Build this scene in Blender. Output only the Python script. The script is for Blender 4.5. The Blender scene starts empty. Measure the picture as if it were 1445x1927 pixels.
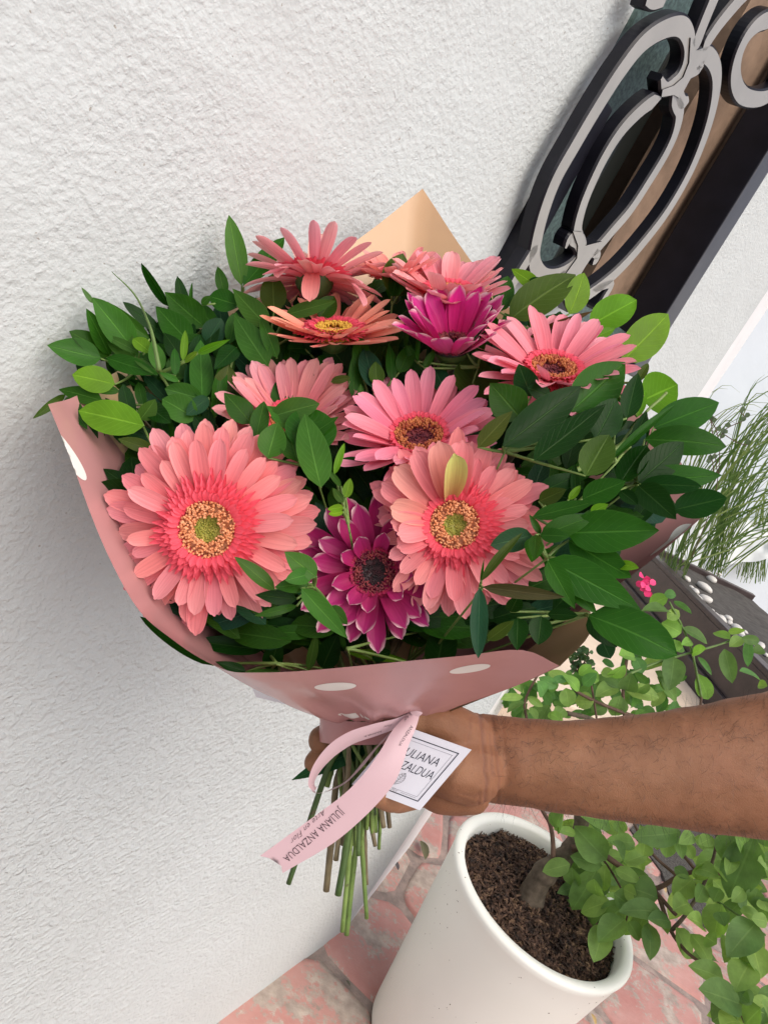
import bpy, bmesh, math, random
from mathutils import Vector, Matrix, Quaternion, noise
random.seed(7)
R_ = math.radians
sc = bpy.context.scene
COL = sc.collection

# ------------------------------------------------------------------ camera, sky, sun, exposure
FPX = 1392.0
H = 1.6
PITCH = R_(17.0); ROLL = R_(28.7)
CAM = Vector((0, 0, H))
FW = Vector((0, math.cos(PITCH), -math.sin(PITCH)))
r0 = Vector((1, 0, 0)); u0 = Vector((0, math.sin(PITCH), math.cos(PITCH)))
CR = r0*math.cos(ROLL) + u0*math.sin(ROLL)          # image right
CU = -r0*math.sin(ROLL) + u0*math.cos(ROLL)         # image up
cam_d = bpy.data.cameras.new('camera'); cam = bpy.data.objects.new('camera', cam_d); COL.objects.link(cam)
cam_d.sensor_fit = 'VERTICAL'; cam_d.sensor_height = 36; cam_d.lens = 36*FPX/1927
cam_d.clip_start = 0.02; cam_d.clip_end = 400
m = Matrix((CR, CU, -FW)).transposed().to_4x4(); m.translation = CAM
cam.matrix_world = m
sc.camera = cam

SUN_AZ = Vector((0.46, -0.44, 0.77)).normalized()     # towards the sun
w = bpy.data.worlds.new('World'); sc.world = w; w.use_nodes = True
nt = w.node_tree; bg = nt.nodes['Background']
sky = nt.nodes.new('ShaderNodeTexSky'); sky.sky_type = 'NISHITA'; sky.sun_disc = False
sky.sun_elevation = math.asin(SUN_AZ.z); sky.sun_rotation = math.atan2(SUN_AZ.x, SUN_AZ.y)
sky.air_density = 0.7; sky.dust_density = 4.0; sky.ozone_density = 0.6
nt.links.new(sky.outputs[0], bg.inputs[0]); bg.inputs[1].default_value = 0.115
sd = bpy.data.lights.new('sun', 'SUN'); sun = bpy.data.objects.new('sun', sd); COL.objects.link(sun)
sd.energy = 1.35; sd.angle = R_(68); sd.color = (1.0, 0.98, 0.93)
sun.rotation_euler = SUN_AZ.to_track_quat('Z', 'Y').to_euler()
vs = sc.view_settings
vs.view_transform = 'Standard'; vs.look = 'None'; vs.gamma = 1; vs.use_curve_mapping = False
vs.exposure = 0.53
sc.cycles.max_bounces = 8; sc.cycles.transmission_bounces = 6; sc.cycles.transparent_max_bounces = 8

# ------------------------------------------------------------------ geometry helpers
def dirpx(px, py):
    return FW + CR*((px-722.5)/FPX) - CU*((py-963.5)/FPX)
def P(px, py, d): return CAM + dirpx(px, py)*d
def depth_of(p): return (p-CAM).dot(FW)
def ray_z(px, py, z):
    v = dirpx(px, py); t = (z-H)/v.z; return CAM + v*t
WK = Vector((0.457, 1.634, 0)); WT = R_(30)
WD = Vector((math.sin(WT), math.cos(WT), 0)); WN = Vector((math.cos(WT), -math.sin(WT), 0))
def ray_wall(px, py, off=0.0):
    v = dirpx(px, py); t = ((WK + WN*off - CAM).dot(WN))/v.dot(WN); return CAM + v*t
def wall_st(px, py, off=0.0):
    p = ray_wall(px, py, off); return (p-WK).dot(WD), p.z
def WP(s, z, off=0.0): return WK + WD*s + Vector((0, 0, z)) + WN*off
def wall_depth(px, py):
    v = dirpx(px, py); return ((WK-CAM).dot(WN))/v.dot(WN) if v.dot(WN) < -1e-6 else 99
def Pb(px, py, d):            # a point of the bouquet, always clear of the wall behind it
    wd = wall_depth(px, py)
    return P(px, py, min(d, wd-0.016))

def tag(o, label=None, cat=None, group=None, kind=None):
    if label: o['label'] = label
    if cat: o['category'] = cat
    if group: o['group'] = group
    if kind: o['kind'] = kind
    return o
def empty(name, loc, label=None, cat=None, group=None):
    o = bpy.data.objects.new(name, None); o.empty_display_size = 0.05
    COL.objects.link(o); o.location = loc
    return tag(o, label, cat, group)
def mk(name, verts, faces, mat, parent=None, uvs=None, smooth=True, color=None, mats=None, fmat=None, kind=None, loc=None):
    me = bpy.data.meshes.new(name)
    off = parent.location if parent is not None and loc is None else (loc if loc is not None else Vector((0, 0, 0)))
    if parent is not None and parent.parent is not None: off = parent.location + parent.parent.location
    off = Vector(off)
    me.from_pydata([tuple(Vector(v)-off) for v in verts], [], faces)
    if mat: me.materials.append(mat)
    if mats:
        for m_ in mats: me.materials.append(m_)
    if fmat:
        for p_, i in zip(me.polygons, fmat): p_.material_index = i
    if smooth: me.polygons.foreach_set('use_smooth', [True]*len(me.polygons))
    if uvs is not None:
        ul = me.uv_layers.new(name='uv')
        for lp in me.loops: ul.data[lp.index].uv = uvs[lp.vertex_index]
    me.update()
    o = bpy.data.objects.new(name, me); COL.objects.link(o)
    if parent is not None: o.parent = parent
    elif loc is not None: o.location = loc
    if color: o.color = (*color, 1)
    if kind: o['kind'] = kind
    return o
class MB:
    def __init__(s): s.v = []; s.f = []; s.uv = []
    def add(s, vs, fs, uv=None):
        n = len(s.v); s.v += list(vs); s.f += [tuple(i+n for i in f) for f in fs]
        s.uv += list(uv) if uv else [(0.5, 0.5)]*len(vs)
    def build(s, name, mat, parent=None, **k):
        return mk(name, s.v, s.f, mat, parent, uvs=s.uv, **k)
def tube(pts, rad, n=8, cap=True, squash=1.0, side=None):
    pts = [Vector(p) for p in pts]
    if not hasattr(rad, '__len__'): rad = [rad]*len(pts)
    vs, fs, uv = [], [], []
    prev = None
    for i, p in enumerate(pts):
        t = (pts[min(i+1, len(pts)-1)] - pts[max(i-1, 0)]).normalized()
        if prev is None:
            a = side if side is not None else (Vector((0, 0, 1)) if abs(t.z) < 0.9 else Vector((1, 0, 0)))
        else: a = prev
        a = (a - t*a.dot(t)).normalized(); b = t.cross(a); prev = a
        for k in range(n):
            an = 2*math.pi*k/n
            vs.append(p + (a*math.cos(an) + b*math.sin(an)*squash)*rad[i]); uv.append((k/n, i/max(1, len(pts)-1)))
    for i in range(len(pts)-1):
        for k in range(n):
            fs.append((i*n+k, i*n+(k+1) % n, (i+1)*n+(k+1) % n, (i+1)*n+k))
    if cap:
        fs.append(tuple(range(n))[::-1]); fs.append(tuple((len(pts)-1)*n+k for k in range(n)))
    return vs, fs, uv
def spline(pts, n):           # Catmull-Rom through points (tuples or Vectors)
    pts = [Vector(p) for p in pts]; out = []
    q = [pts[0]*2-pts[1]] + pts + [pts[-1]*2-pts[-2]]
    for i in range(1, len(q)-2):
        for k in range(n):
            t = k/n; a, b, c, d = q[i-1], q[i], q[i+1], q[i+2]
            out.append(0.5*((2*b)+(c-a)*t+(2*a-5*b+4*c-d)*t*t+(3*b-a-3*c+d)*t**3))
    out.append(pts[-1]); return out
def box(c0, ax, ay, az):      # corner + three edge vectors
    c0 = Vector(c0); v = [c0, c0+ax, c0+ax+ay, c0+ay]; v += [q+az for q in v]
    return v, [(0, 3, 2, 1), (4, 5, 6, 7), (0, 1, 5, 4), (1, 2, 6, 5), (2, 3, 7, 6), (3, 0, 4, 7)]
def bevel(o, w=0.002, seg=2):
    md = o.modifiers.new('bevel', 'BEVEL'); md.width = w; md.segments = seg; md.limit_method = 'ANGLE'; return o

# ------------------------------------------------------------------ material helpers
def new_mat(name):
    m_ = bpy.data.materials.new(name); m_.use_nodes = True
    return m_, m_.node_tree, m_.node_tree.nodes['Principled BSDF']
def N(t, typ, **k):
    n = t.nodes.new(typ)
    for a, b in k.items():
        if a.startswith('i_'):
            key = a[2:]; key = int(key) if key.isdigit() else key.replace('_', ' ')
            n.inputs[key].default_value = b
        else: setattr(n, a, b)
    return n
def ramp(t, fac, stops):
    n = t.nodes.new('ShaderNodeValToRGB'); cr = n.color_ramp
    while len(cr.elements) < len(stops): cr.elements.new(0.5)
    for e, (p, c) in zip(cr.elements, stops):
        e.position = p; e.color = (*c, 1) if len(c) == 3 else c
    t.links.new(fac, n.inputs[0]); return n
def noise_(t, scale, detail=4, rough=0.55, vec=None, dist=0.0):
    n = N(t, 'ShaderNodeTexNoise'); n.inputs['Scale'].default_value = scale
    n.inputs['Detail'].default_value = detail; n.inputs['Roughness'].default_value = rough
    n.inputs['Distortion'].default_value = dist
    if vec is None:
        tc = N(t, 'ShaderNodeTexCoord'); vec = tc.outputs['Object']
    t.links.new(vec, n.inputs['Vector']); return n
def mix(t, fac, a, b, mode='MIX'):
    n = N(t, 'ShaderNodeMix', data_type='RGBA', blend_type=mode)
    for i, x in ((0, fac), (6, a), (7, b)):
        if hasattr(x, 'links') or hasattr(x, 'is_linked'): t.links.new(x, n.inputs[i])
        elif isinstance(x, (tuple, list)): n.inputs[i].default_value = (*x, 1) if len(x) == 3 else x
        else: n.inputs[i].default_value = x
    return n.outputs[2]
def mth(t, op, a, b=None, c=None):
    n = N(t, 'ShaderNodeMath', operation=op)
    for i, x in enumerate((a, b, c)):
        if x is None: continue
        if hasattr(x, 'is_linked'): t.links.new(x, n.inputs[i])
        else: n.inputs[i].default_value = x
    return n.outputs[0]
def bump(t, bs, h, strength=0.5, dist=0.001, prev=None):
    n = N(t, 'ShaderNodeBump'); n.inputs['Strength'].default_value = strength; n.inputs['Distance'].default_value = dist
    t.links.new(h, n.inputs['Height'])
    if prev is not None: t.links.new(prev, n.inputs['Normal'])
    if bs is not None: t.links.new(n.outputs[0], bs.inputs['Normal'])
    return n.outputs[0]
def simple(name, col, rough=0.5, spec=0.5, metal=0.0, nscale=None, namt=0.2, bscale=None, bdist=0.0005, bstr=0.5):
    m_, t, bs = new_mat(name)
    bs.inputs['Base Color'].default_value = (*col, 1); bs.inputs['Roughness'].default_value = rough
    bs.inputs['Specular IOR Level'].default_value = spec; bs.inputs['Metallic'].default_value = metal
    if nscale:
        n = noise_(t, nscale, 5)
        c = ramp(t, n.outputs[0], [(0.3, tuple(x*(1-namt) for x in col)), (0.7, tuple(min(1, x*(1+namt)) for x in col))])
        t.links.new(c.outputs[0], bs.inputs['Base Color'])
    if bscale: bump(t, bs, noise_(t, bscale, 4).outputs[0], bstr, bdist)
    return m_

def stucco_mat():
    m_, t, bs = new_mat('white_stucco')
    bs.inputs['Roughness'].default_value = 0.75; bs.inputs['Specular IOR Level'].default_value = 0.25
    tc = N(t, 'ShaderNodeTexCoord'); ob = tc.outputs['Object']
    big = noise_(t, 2.2, 4, 0.5, ob); c = ramp(t, big.outputs[0], [(0.3, (0.56, 0.595, 0.585)), (0.7, (0.615, 0.655, 0.65))])
    sp = noise_(t, 210, 2, 0.5, ob); sc_ = ramp(t, sp.outputs[0], [(0.735, (0, 0, 0)), (0.76, (.8, .8, .8))])
    col = mix(t, sc_.outputs[0], c.outputs[0], (0.32, 0.29, 0.25))
    t.links.new(col, bs.inputs['Base Color'])
    # roller / spatter grain: lumps about 3 mm across, patchy, with smoother trowelled areas
    patch = ramp(t, noise_(t, 5.0, 3, 0.5, ob).outputs[0], [(0.3, (0.55,)*3), (0.65, (1,)*3)])
    n1 = noise_(t, 205, 2, 0.5, ob, 0.0)
    r1 = n1
    vo = N(t, 'ShaderNodeTexVoronoi', feature='SMOOTH_F1'); vo.inputs['Scale'].default_value = 175; vo.inputs['Smoothness'].default_value = 0.6
    mp = noise_(t, 40, 2, 0.5, ob); mv = mix(t, 0.04, ob, mp.outputs['Color'])
    t.links.new(mv, vo.inputs['Vector'])
    r2 = ramp(t, vo.outputs['Distance'], [(0.0, (1,)*3), (0.42, (0,)*3)]); r2.color_ramp.interpolation = 'EASE'
    lm = ramp(t, noise_(t, 95, 3, 0.6, ob).outputs[0], [(0.46, (0,)*3), (0.60, (1,)*3)])
    lump = mth(t, 'MULTIPLY', r2.outputs[0], lm.outputs[0])
    h = mth(t, 'MULTIPLY', mth(t, 'ADD', mth(t, 'MULTIPLY', ramp(t, n1.outputs[0], [(0.36, (0,)*3), (0.80, (1,)*3)]).outputs[0], 0.9), mth(t, 'ADD', mth(t, 'MULTIPLY', lump, 0.45), mth(t, 'MULTIPLY', noise_(t, 110, 3.5, 0.62, ob).outputs[0], 0.7))), patch.outputs[0])
    b0 = bump(t, None, noise_(t, 14, 4, 0.55, ob).outputs[0], 0.6, 0.006)
    geo = N(t, 'ShaderNodeNewGeometry'); sz = N(t, 'ShaderNodeSeparateXYZ'); t.links.new(geo.outputs['Position'], sz.inputs[0])
    low = ramp(t, sz.outputs[2], [(0.0, (1,)*3), (0.99, (0,)*3)]); low = ramp(t, mth(t, 'MULTIPLY', sz.outputs[2], 0.6), [(0.55, (1,)*3), (0.92, (0,)*3)])
    cl_ = ramp(t, noise_(t, 120, 3, 0.6, ob).outputs[0], [(0.42, (0,)*3), (0.66, (1,)*3)])
    b0 = bump(t, None, mth(t, 'MULTIPLY', cl_.outputs[0], low.outputs[0]), 0.9, 0.0017, b0)
    b1 = bump(t, None, h, 0.8, 0.0011, b0)
    bump(t, bs, noise_(t, 700, 2, 0.6, ob).outputs[0], 0.35, 0.0005, b1)
    return m_
M = {}
M['stucco'] = stucco_mat()
M['white_paint'] = simple('smooth_white_paint', (0.85, 0.85, 0.84), 0.5, 0.4, nscale=6, namt=0.04, bscale=60, bdist=0.0006)
M['pale_wall'] = simple('pale_blue_plaster', (0.76, 0.83, 0.88), 0.45, 0.5, nscale=0.9, namt=0.06, bscale=10, bdist=0.004)
M['iron'] = simple('black_enamel_iron', (0.008, 0.008, 0.013), 0.4, 0.3, nscale=30, namt=0.3, bscale=60, bdist=0.0004)
M['iron_face'] = simple('iron_painted_sky_reflection', (0.43, 0.415, 0.375), 0.36, 0.6, metal=0.25, nscale=14, namt=0.10, bscale=80, bdist=0.0004)  # pale base colour paints the sky's reflection onto the front faces of the bars
M['iron_grey'] = simple('frame_face_painted_reflection', (0.07, 0.07, 0.075), 0.42, 0.5, nscale=20, namt=0.15)  # front of the black frame, greyed in colour for the reflected sky
M['granite'] = simple('green_granite', (0.085, 0.13, 0.12), 0.4, 0.5, nscale=240, namt=0.55, bscale=200, bdist=0.0004)
M['brown_plaster'] = simple('brown_plaster', (0.25, 0.17, 0.115), 0.8, 0.3, nscale=25, namt=0.22, bscale=90, bdist=0.002)
M['dark_alu'] = simple('dark_aluminium', (0.035, 0.04, 0.035), 0.35, 0.6, metal=0.4)
M['cream'] = simple('cream_paint', (0.74, 0.60, 0.45), 0.7, 0.3, nscale=7, namt=0.08, bscale=50, bdist=0.002)
M['planter'] = simple('dark_brown_planter', (0.050, 0.034, 0.032), 0.38, 0.5, nscale=12, namt=0.3, bscale=40, bdist=0.002)
M['weedmat'] = simple('grey_brown_weed_mat', (0.085, 0.078, 0.070), 0.9, 0.2, nscale=18, namt=0.3, bscale=120, bdist=0.003)
M['pebble'] = simple('white_pebble', (0.66, 0.63, 0.57), 0.5, 0.4, nscale=30, namt=0.12, bscale=60, bdist=0.001)
M['bag'] = simple('white_plastic_sheet', (0.74, 0.76, 0.74), 0.7, 0.2, nscale=6, namt=0.05, bscale=12, bdist=0.006)
M['bark'] = simple('grey_brown_bark', (0.10, 0.078, 0.056), 0.85, 0.2, nscale=60, namt=0.4, bscale=150, bdist=0.002)
M['twig'] = simple('brown_twig', (0.10, 0.060, 0.040), 0.7, 0.3, nscale=60, namt=0.3)
M['green_twig'] = simple('green_twig', (0.10, 0.17, 0.04), 0.5, 0.4, nscale=60, namt=0.25)

def pot_mat():
    m_, t, bs = new_mat('white_plastic_pot'); bs.inputs['Roughness'].default_value = 0.48
    n = noise_(t, 3, 3); c = ramp(t, n.outputs[0], [(0.3, (0.75, 0.75, 0.685)), (0.7, (0.79, 0.79, 0.735))])
    sp = noise_(t, 130, 1.5, 0.5); zone = noise_(t, 7, 2)
    s1 = ramp(t, sp.outputs[0], [(0.73, (0,)*3), (0.74, (1,)*3)]); z1 = ramp(t, zone.outputs[0], [(0.50, (0,)*3), (0.56, (1,)*3)])
    f = mth(t, 'MULTIPLY', s1.outputs[0], z1.outputs[0])
    t.links.new(mix(t, f, c.outputs[0], (0.10, 0.075, 0.05)), bs.inputs['Base Color'])
    bump(t, bs, noise_(t, 500, 2).outputs[0], 0.15, 0.0004)
    return m_
M['pot'] = pot_mat()
def soil_mat():
    m_, t, bs = new_mat('dark_potting_soil'); bs.inputs['Roughness'].default_value = 0.9
    c = ramp(t, noise_(t, 45, 6, 0.7).outputs[0], [(0.3, (0.010, 0.006, 0.004)), (0.6, (0.055, 0.030, 0.020)), (0.8, (0.13, 0.075, 0.045))])
    t.links.new(c.outputs[0], bs.inputs['Base Color']); bump(t, bs, noise_(t, 90, 6, 0.7).outputs[0], 1.0, 0.008)
    return m_
M['soil'] = soil_mat()
def chip_mat():
    m_, t, bs = new_mat('bark_chip'); bs.inputs['Roughness'].default_value = 0.85
    tc = N(t, 'ShaderNodeTexCoord'); n = noise_(t, 60, 2, 0.6)
    c = ramp(t, n.outputs[0], [(0.35, (0.014, 0.007, 0.004)), (0.55, (0.075, 0.038, 0.022)), (0.72, (0.20, 0.125, 0.07))])
    t.links.new(c.outputs[0], bs.inputs['Base Color']); return m_
M['chip'] = chip_mat()
def stone_mat():
    m_, t, bs = new_mat('worn_pink_painted_stone'); bs.inputs['Roughness'].default_value = 0.78
    oi = N(t, 'ShaderNodeObjectInfo'); geo = N(t, 'ShaderNodeNewGeometry'); pos = geo.outputs['Position']
    pk = ramp(t, noise_(t, 9, 4, 0.6, pos).outputs[0], [(0.3, (0.46, 0.205, 0.175)), (0.7, (0.52, 0.29, 0.25))])
    gr = ramp(t, noise_(t, 28, 5, 0.6, pos).outputs[0], [(0.3, (0.30, 0.24, 0.20)), (0.7, (0.52, 0.43, 0.36))])
    wear = mth(t, 'ADD', noise_(t, 7.5, 3, 0.5, pos).outputs[0], mth(t, 'MULTIPLY', noise_(t, 75, 5, 0.7, pos).outputs[0], 0.65))
    wr = ramp(t, wear, [(0.80, (0,)*3), (0.87, (1,)*3)])
    dk = ramp(t, noise_(t, 16, 4, 0.6, pos).outputs[0], [(0.62, (0,)*3), (0.75, (0.6,)*3)])
    c = mix(t, wr.outputs[0], pk.outputs[0], gr.outputs[0]); c = mix(t, mth(t, 'MULTIPLY', dk.outputs[0], 0.6), c, (0.20, 0.16, 0.135))
    t.links.new(c, bs.inputs['Base Color'])
    b = bump(t, None, noise_(t, 30, 5, 0.6, pos).outputs[0], 0.7, 0.005); bump(t, bs, noise_(t, 260, 3, 0.6, pos).outputs[0], 0.5, 0.0012, b)
    return m_
M['stone'] = stone_mat()
def grout_mat():
    m_, t, bs = new_mat('grey_mortar'); bs.inputs['Roughness'].default_value = 0.9
    geo = N(t, 'ShaderNodeNewGeometry'); pos = geo.outputs['Position']
    c = ramp(t, noise_(t, 14, 5, 0.65, pos).outputs[0], [(0.3, (0.17, 0.14, 0.12)), (0.5, (0.29, 0.225, 0.195)), (0.7, (0.42, 0.32, 0.27))])
    t.links.new(c.outputs[0], bs.inputs['Base Color']); bump(t, bs, noise_(t, 60, 5, 0.65, pos).outputs[0], 0.9, 0.006)
    return m_
M['grout'] = grout_mat()
M['asphalt'] = simple('dark_grey_aggregate', (0.075, 0.07, 0.062), 0.85, 0.3, nscale=120, namt=0.7, bscale=140, bdist=0.003)

def leaf_mat(name, vein=0.45, rough=0.36, trans=0.28, side=True, vbright=1.9):
    m_, t, bs = new_mat(name)
    oi = N(t, 'ShaderNodeObjectInfo'); uv = N(t, 'ShaderNodeUVMap'); sep = N(t, 'ShaderNodeSeparateXYZ')
    t.links.new(uv.outputs[0], sep.inputs[0]); u, v = sep.outputs[0], sep.outputs[1]
    a = mth(t, 'ABSOLUTE', mth(t, 'SUBTRACT', u, 0.5))
    mid = ramp(t, a, [(0.012, (1,)*3), (0.035, (0,)*3)])
    ph = mth(t, 'ADD', mth(t, 'MULTIPLY', v, 9.0), mth(t, 'MULTIPLY', a, -5.5))
    fr = mth(t, 'ABSOLUTE', mth(t, 'SUBTRACT', mth(t, 'FRACT', ph), 0.5))
    sv = ramp(t, fr, [(0.0, (0.38,)*3), (0.07, (0,)*3)])
    edge = ramp(t, a, [(0.470, (0,)*3), (0.495, (0.35,)*3)])
    blot = ramp(t, noise_(t, 38, 4, 0.6).outputs[0], [(0.3, (0.82,)*3), (0.7, (1.15,)*3)])
    base = mix(t, 1.0, oi.outputs['Color'], blot.outputs[0], 'MULTIPLY')
    light = mix(t, 1.0, mix(t, 1.0, base, (vbright, vbright*0.92, vbright*1.0), 'MULTIPLY'), (0.022, 0.025, 0.014), 'ADD')
    f = mid.outputs[0]
    if side: f = mth(t, 'MAXIMUM', f, sv.outputs[0])
    f = mth(t, 'MAXIMUM', f, edge.outputs[0])
    f = mth(t, 'MULTIPLY', f, vein*1.6)
    col = mix(t, f, base, light)
    t.links.new(col, bs.inputs['Base Color'])
    bs.inputs['Roughness'].default_value = rough; bs.inputs['Specular IOR Level'].default_value = 0.13
    hb = mth(t, 'ADD', mth(t, 'MULTIPLY', mid.outputs[0], -1.0), mth(t, 'MULTIPLY', sv.outputs[0], -0.8))
    b = bump(t, None, hb, 0.5, 0.0006); bump(t, bs, noise_(t, 160, 3).outputs[0], 0.25, 0.0006, b)
    tr = N(t, 'ShaderNodeBsdfTranslucent'); t.links.new(mix(t, 1.0, col, (2.3, 2.6, 0.9), 'MULTIPLY'), tr.inputs[0])
    mx = N(t, 'ShaderNodeMixShader'); mx.inputs[0].default_value = trans
    t.links.new(bs.outputs[0], mx.inputs[1]); t.links.new(tr.outputs[0], mx.inputs[2])
    t.links.new(mx.outputs[0], t.nodes['Material Output'].inputs[0])
    return m_
M['leaf'] = leaf_mat('bouquet_leaf')
M['bleaf'] = leaf_mat('shrub_leaf', 0.22, 0.5, 0.35, True, 1.6)
M['grass'] = leaf_mat('grass_blade', 0.2, 0.5, 0.3, False)

def petal_mat(name, tips=False):
    m_, t, bs = new_mat(name)
    oi = N(t, 'ShaderNodeObjectInfo'); uv = N(t, 'ShaderNodeUVMap'); sep = N(t, 'ShaderNodeSeparateXYZ')
    t.links.new(uv.outputs[0], sep.inputs[0]); u, v = sep.outputs[0], sep.outputs[1]
    a = mth(t, 'ABSOLUTE', mth(t, 'SUBTRACT', u, 0.5))
    # streaks that run along the petal
    cmb = N(t, 'ShaderNodeCombineXYZ'); t.links.new(mth(t, 'MULTIPLY', u, 14.0), cmb.inputs[0]); t.links.new(mth(t, 'MULTIPLY', v, 1.3), cmb.inputs[1]); t.links.new(mth(t, 'MULTIPLY', oi.outputs['Random'], 40), cmb.inputs[2])
    st = noise_(t, 1.0, 3, 0.6, cmb.outputs[0])
    stc = ramp(t, st.outputs[0], [(0.3, (0.88, 0.83, 0.86)), (0.7, (1.06, 1.12, 1.10))])
    base = mix(t, 1.0, oi.outputs['Color'], stc.outputs[0], 'MULTIPLY')
    along = ramp(t, v, [(0.0, (1.02, 0.50, 0.58)), (0.35, (1.0, 0.82, 0.85)), (0.75, (1.0, 1.12, 1.1)), (1.0, (1.02, 1.32, 1.28))])
    col = mix(t, 1.0, base, along.outputs[0], 'MULTIPLY')
    rnd = ramp(t, oi.outputs['Random'], [(0.0, (0.93, 0.88, 0.90)), (1.0, (1.05, 1.1, 1.06))])
    col = mix(t, 1.0, col, rnd.outputs[0], 'MULTIPLY')
    if tips:
        e = mth(t, 'ADD', mth(t, 'MULTIPLY', a, 0.46), mth(t, 'MULTIPLY', v, 0.86))
        e = mth(t, 'ADD', e, mth(t, 'MULTIPLY', mth(t, 'SUBTRACT', st.outputs[0], 0.5), 0.10))
        f = ramp(t, e, [(0.86, (0,)*3), (1.02, (1,)*3)])
        col = mix(t, f.outputs[0], col, (0.80, 0.55, 0.56))
    else:
        e = ramp(t, a, [(0.44, (0,)*3), (0.5, (0.45,)*3)])
        col = mix(t, e.outputs[0], col, mix(t, 1.0, col, (1.1, 1.5, 1.45), 'MULTIPLY'))
    t.links.new(col, bs.inputs['Base Color'])
    bs.inputs['Roughness'].default_value = 0.5; bs.inputs['Specular IOR Level'].default_value = 0.3
    bs.inputs['Sheen Weight'].default_value = 0.15
    gr = N(t, 'ShaderNodeMath', operation='SINE'); t.links.new(mth(t, 'MULTIPLY', u, 28.0), gr.inputs[0])
    bb = bump(t, None, gr.outputs[0], 0.2, 0.00012); bump(t, bs, st.outputs[0], 0.4, 0.0004, bb)
    tr = N(t, 'ShaderNodeBsdfTranslucent'); t.links.new(col, tr.inputs[0])
    mx = N(t, 'ShaderNodeMixShader'); mx.inputs[0].default_value = 0.22
    t.links.new(bs.outputs[0], mx.inputs[1]); t.links.new(tr.outputs[0], mx.inputs[2])
    t.links.new(mx.outputs[0], t.nodes['Material Output'].inputs[0])
    return m_
M['petal'] = petal_mat('salmon_petal'); M['petal_tip'] = petal_mat('white_tipped_petal', True)
def florets_mat(name, c1, c2):
    m_, t, bs = new_mat(name); n = noise_(t, 320, 2, 0.5)
    c = ramp(t, n.outputs[0], [(0.38, c1), (0.62, c2)]); t.links.new(c.outputs[0], bs.inputs['Base Color'])
    bs.inputs['Roughness'].default_value = 0.55; return m_
M['fl_orange'] = florets_mat('orange_florets', (0.74, 0.27, 0.11), (0.82, 0.38, 0.19))
M['fl_green'] = florets_mat('yellow_green_disc', (0.28, 0.28, 0.03), (0.42, 0.38, 0.07))
M['fl_wine'] = florets_mat('wine_florets', (0.10, 0.006, 0.02), (0.30, 0.05, 0.05))
M['fl_dark'] = florets_mat('near_black_disc', (0.010, 0.003, 0.004), (0.05, 0.008, 0.012))
M['fl_rust'] = florets_mat('rust_florets', (0.38, 0.07, 0.03), (0.62, 0.22, 0.07))
M['fl_yellow'] = florets_mat('yellow_florets', (0.60, 0.30, 0.03), (0.75, 0.48, 0.06))

def stem_mat(name, c1, c2):
    m_, t, bs = new_mat(name)
    geo = N(t, 'ShaderNodeNewGeometry'); pos = geo.outputs['Position']
    n = noise_(t, 40, 4, 0.6, pos); c = ramp(t, n.outputs[0], [(0.3, c1), (0.7, c2)])
    bl = ramp(t, noise_(t, 170, 3, 0.6, pos).outputs[0], [(0.62, (0,)*3), (0.72, (1,)*3)])
    t.links.new(mix(t, mth(t, 'MULTIPLY', bl.outputs[0], 0.7), c.outputs[0], (0.07, 0.045, 0.025)), bs.inputs['Base Color'])
    bs.inputs['Roughness'].default_value = 0.55; bump(t, bs, noise_(t, 300, 4, 0.6, pos).outputs[0], 0.6, 0.001); return m_
M['stem'] = stem_mat('green_stem', (0.09, 0.16, 0.03), (0.20, 0.29, 0.07))
M['stem_d'] = stem_mat('dark_green_stem', (0.03, 0.07, 0.015), (0.08, 0.14, 0.03))
M['stem_b'] = stem_mat('brown_woody_stem', (0.10, 0.07, 0.035), (0.24, 0.20, 0.11))

def paper_mat(name, col):
    m_, t, bs = new_mat(name)
    n = noise_(t, 9, 3); c = ramp(t, n.outputs[0], [(0.3, tuple(x*0.94 for x in col)), (0.7, tuple(x*1.05 for x in col))])
    t.links.new(c.outputs[0], bs.inputs['Base Color']); bs.inputs['Roughness'].default_value = 0.26
    bs.inputs['Specular IOR Level'].default_value = 0.45; bump(t, bs, noise_(t, 16, 3, 0.5).outputs[0], 0.35, 0.004)
    return m_
M['paper_pink'] = paper_mat('dusty_pink_paper', (0.46, 0.225, 0.22))
M['paper_kraft'] = paper_mat('peach_kraft_paper', (0.56, 0.355, 0.20))
M['paper_dot'] = paper_mat('white_print', (0.78, 0.76, 0.72))
M['card'] = simple('white_card', (0.72, 0.73, 0.79), 0.5, 0.4)
M['ink'] = simple('black_ink', (0.015, 0.015, 0.03), 0.5, 0.4)
M['inkgrey'] = simple('grey_ink', (0.20, 0.20, 0.22), 0.5, 0.4)
M['inkbrown'] = simple('dark_mauve_ink', (0.055, 0.03, 0.035), 0.5, 0.4)
def satin():
    m_, t, bs = new_mat('pale_pink_satin')
    bs.inputs['Base Color'].default_value = (0.60, 0.41, 0.44, 1); bs.inputs['Roughness'].default_value = 0.38
    bs.inputs['Anisotropic'].default_value = 0.5; bs.inputs['Sheen Weight'].default_value = 0.3
    wv = N(t, 'ShaderNodeTexWave', wave_type='BANDS'); wv.inputs['Scale'].default_value = 900
    tc = N(t, 'ShaderNodeTexCoord'); t.links.new(tc.outputs['Object'], wv.inputs['Vector'])
    bump(t, bs, wv.outputs['Fac'], 0.12, 0.0002); return m_
M['satin'] = satin()
M['black_band'] = simple('black_elastic_band', (0.02, 0.02, 0.025), 0.5, 0.4)
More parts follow.
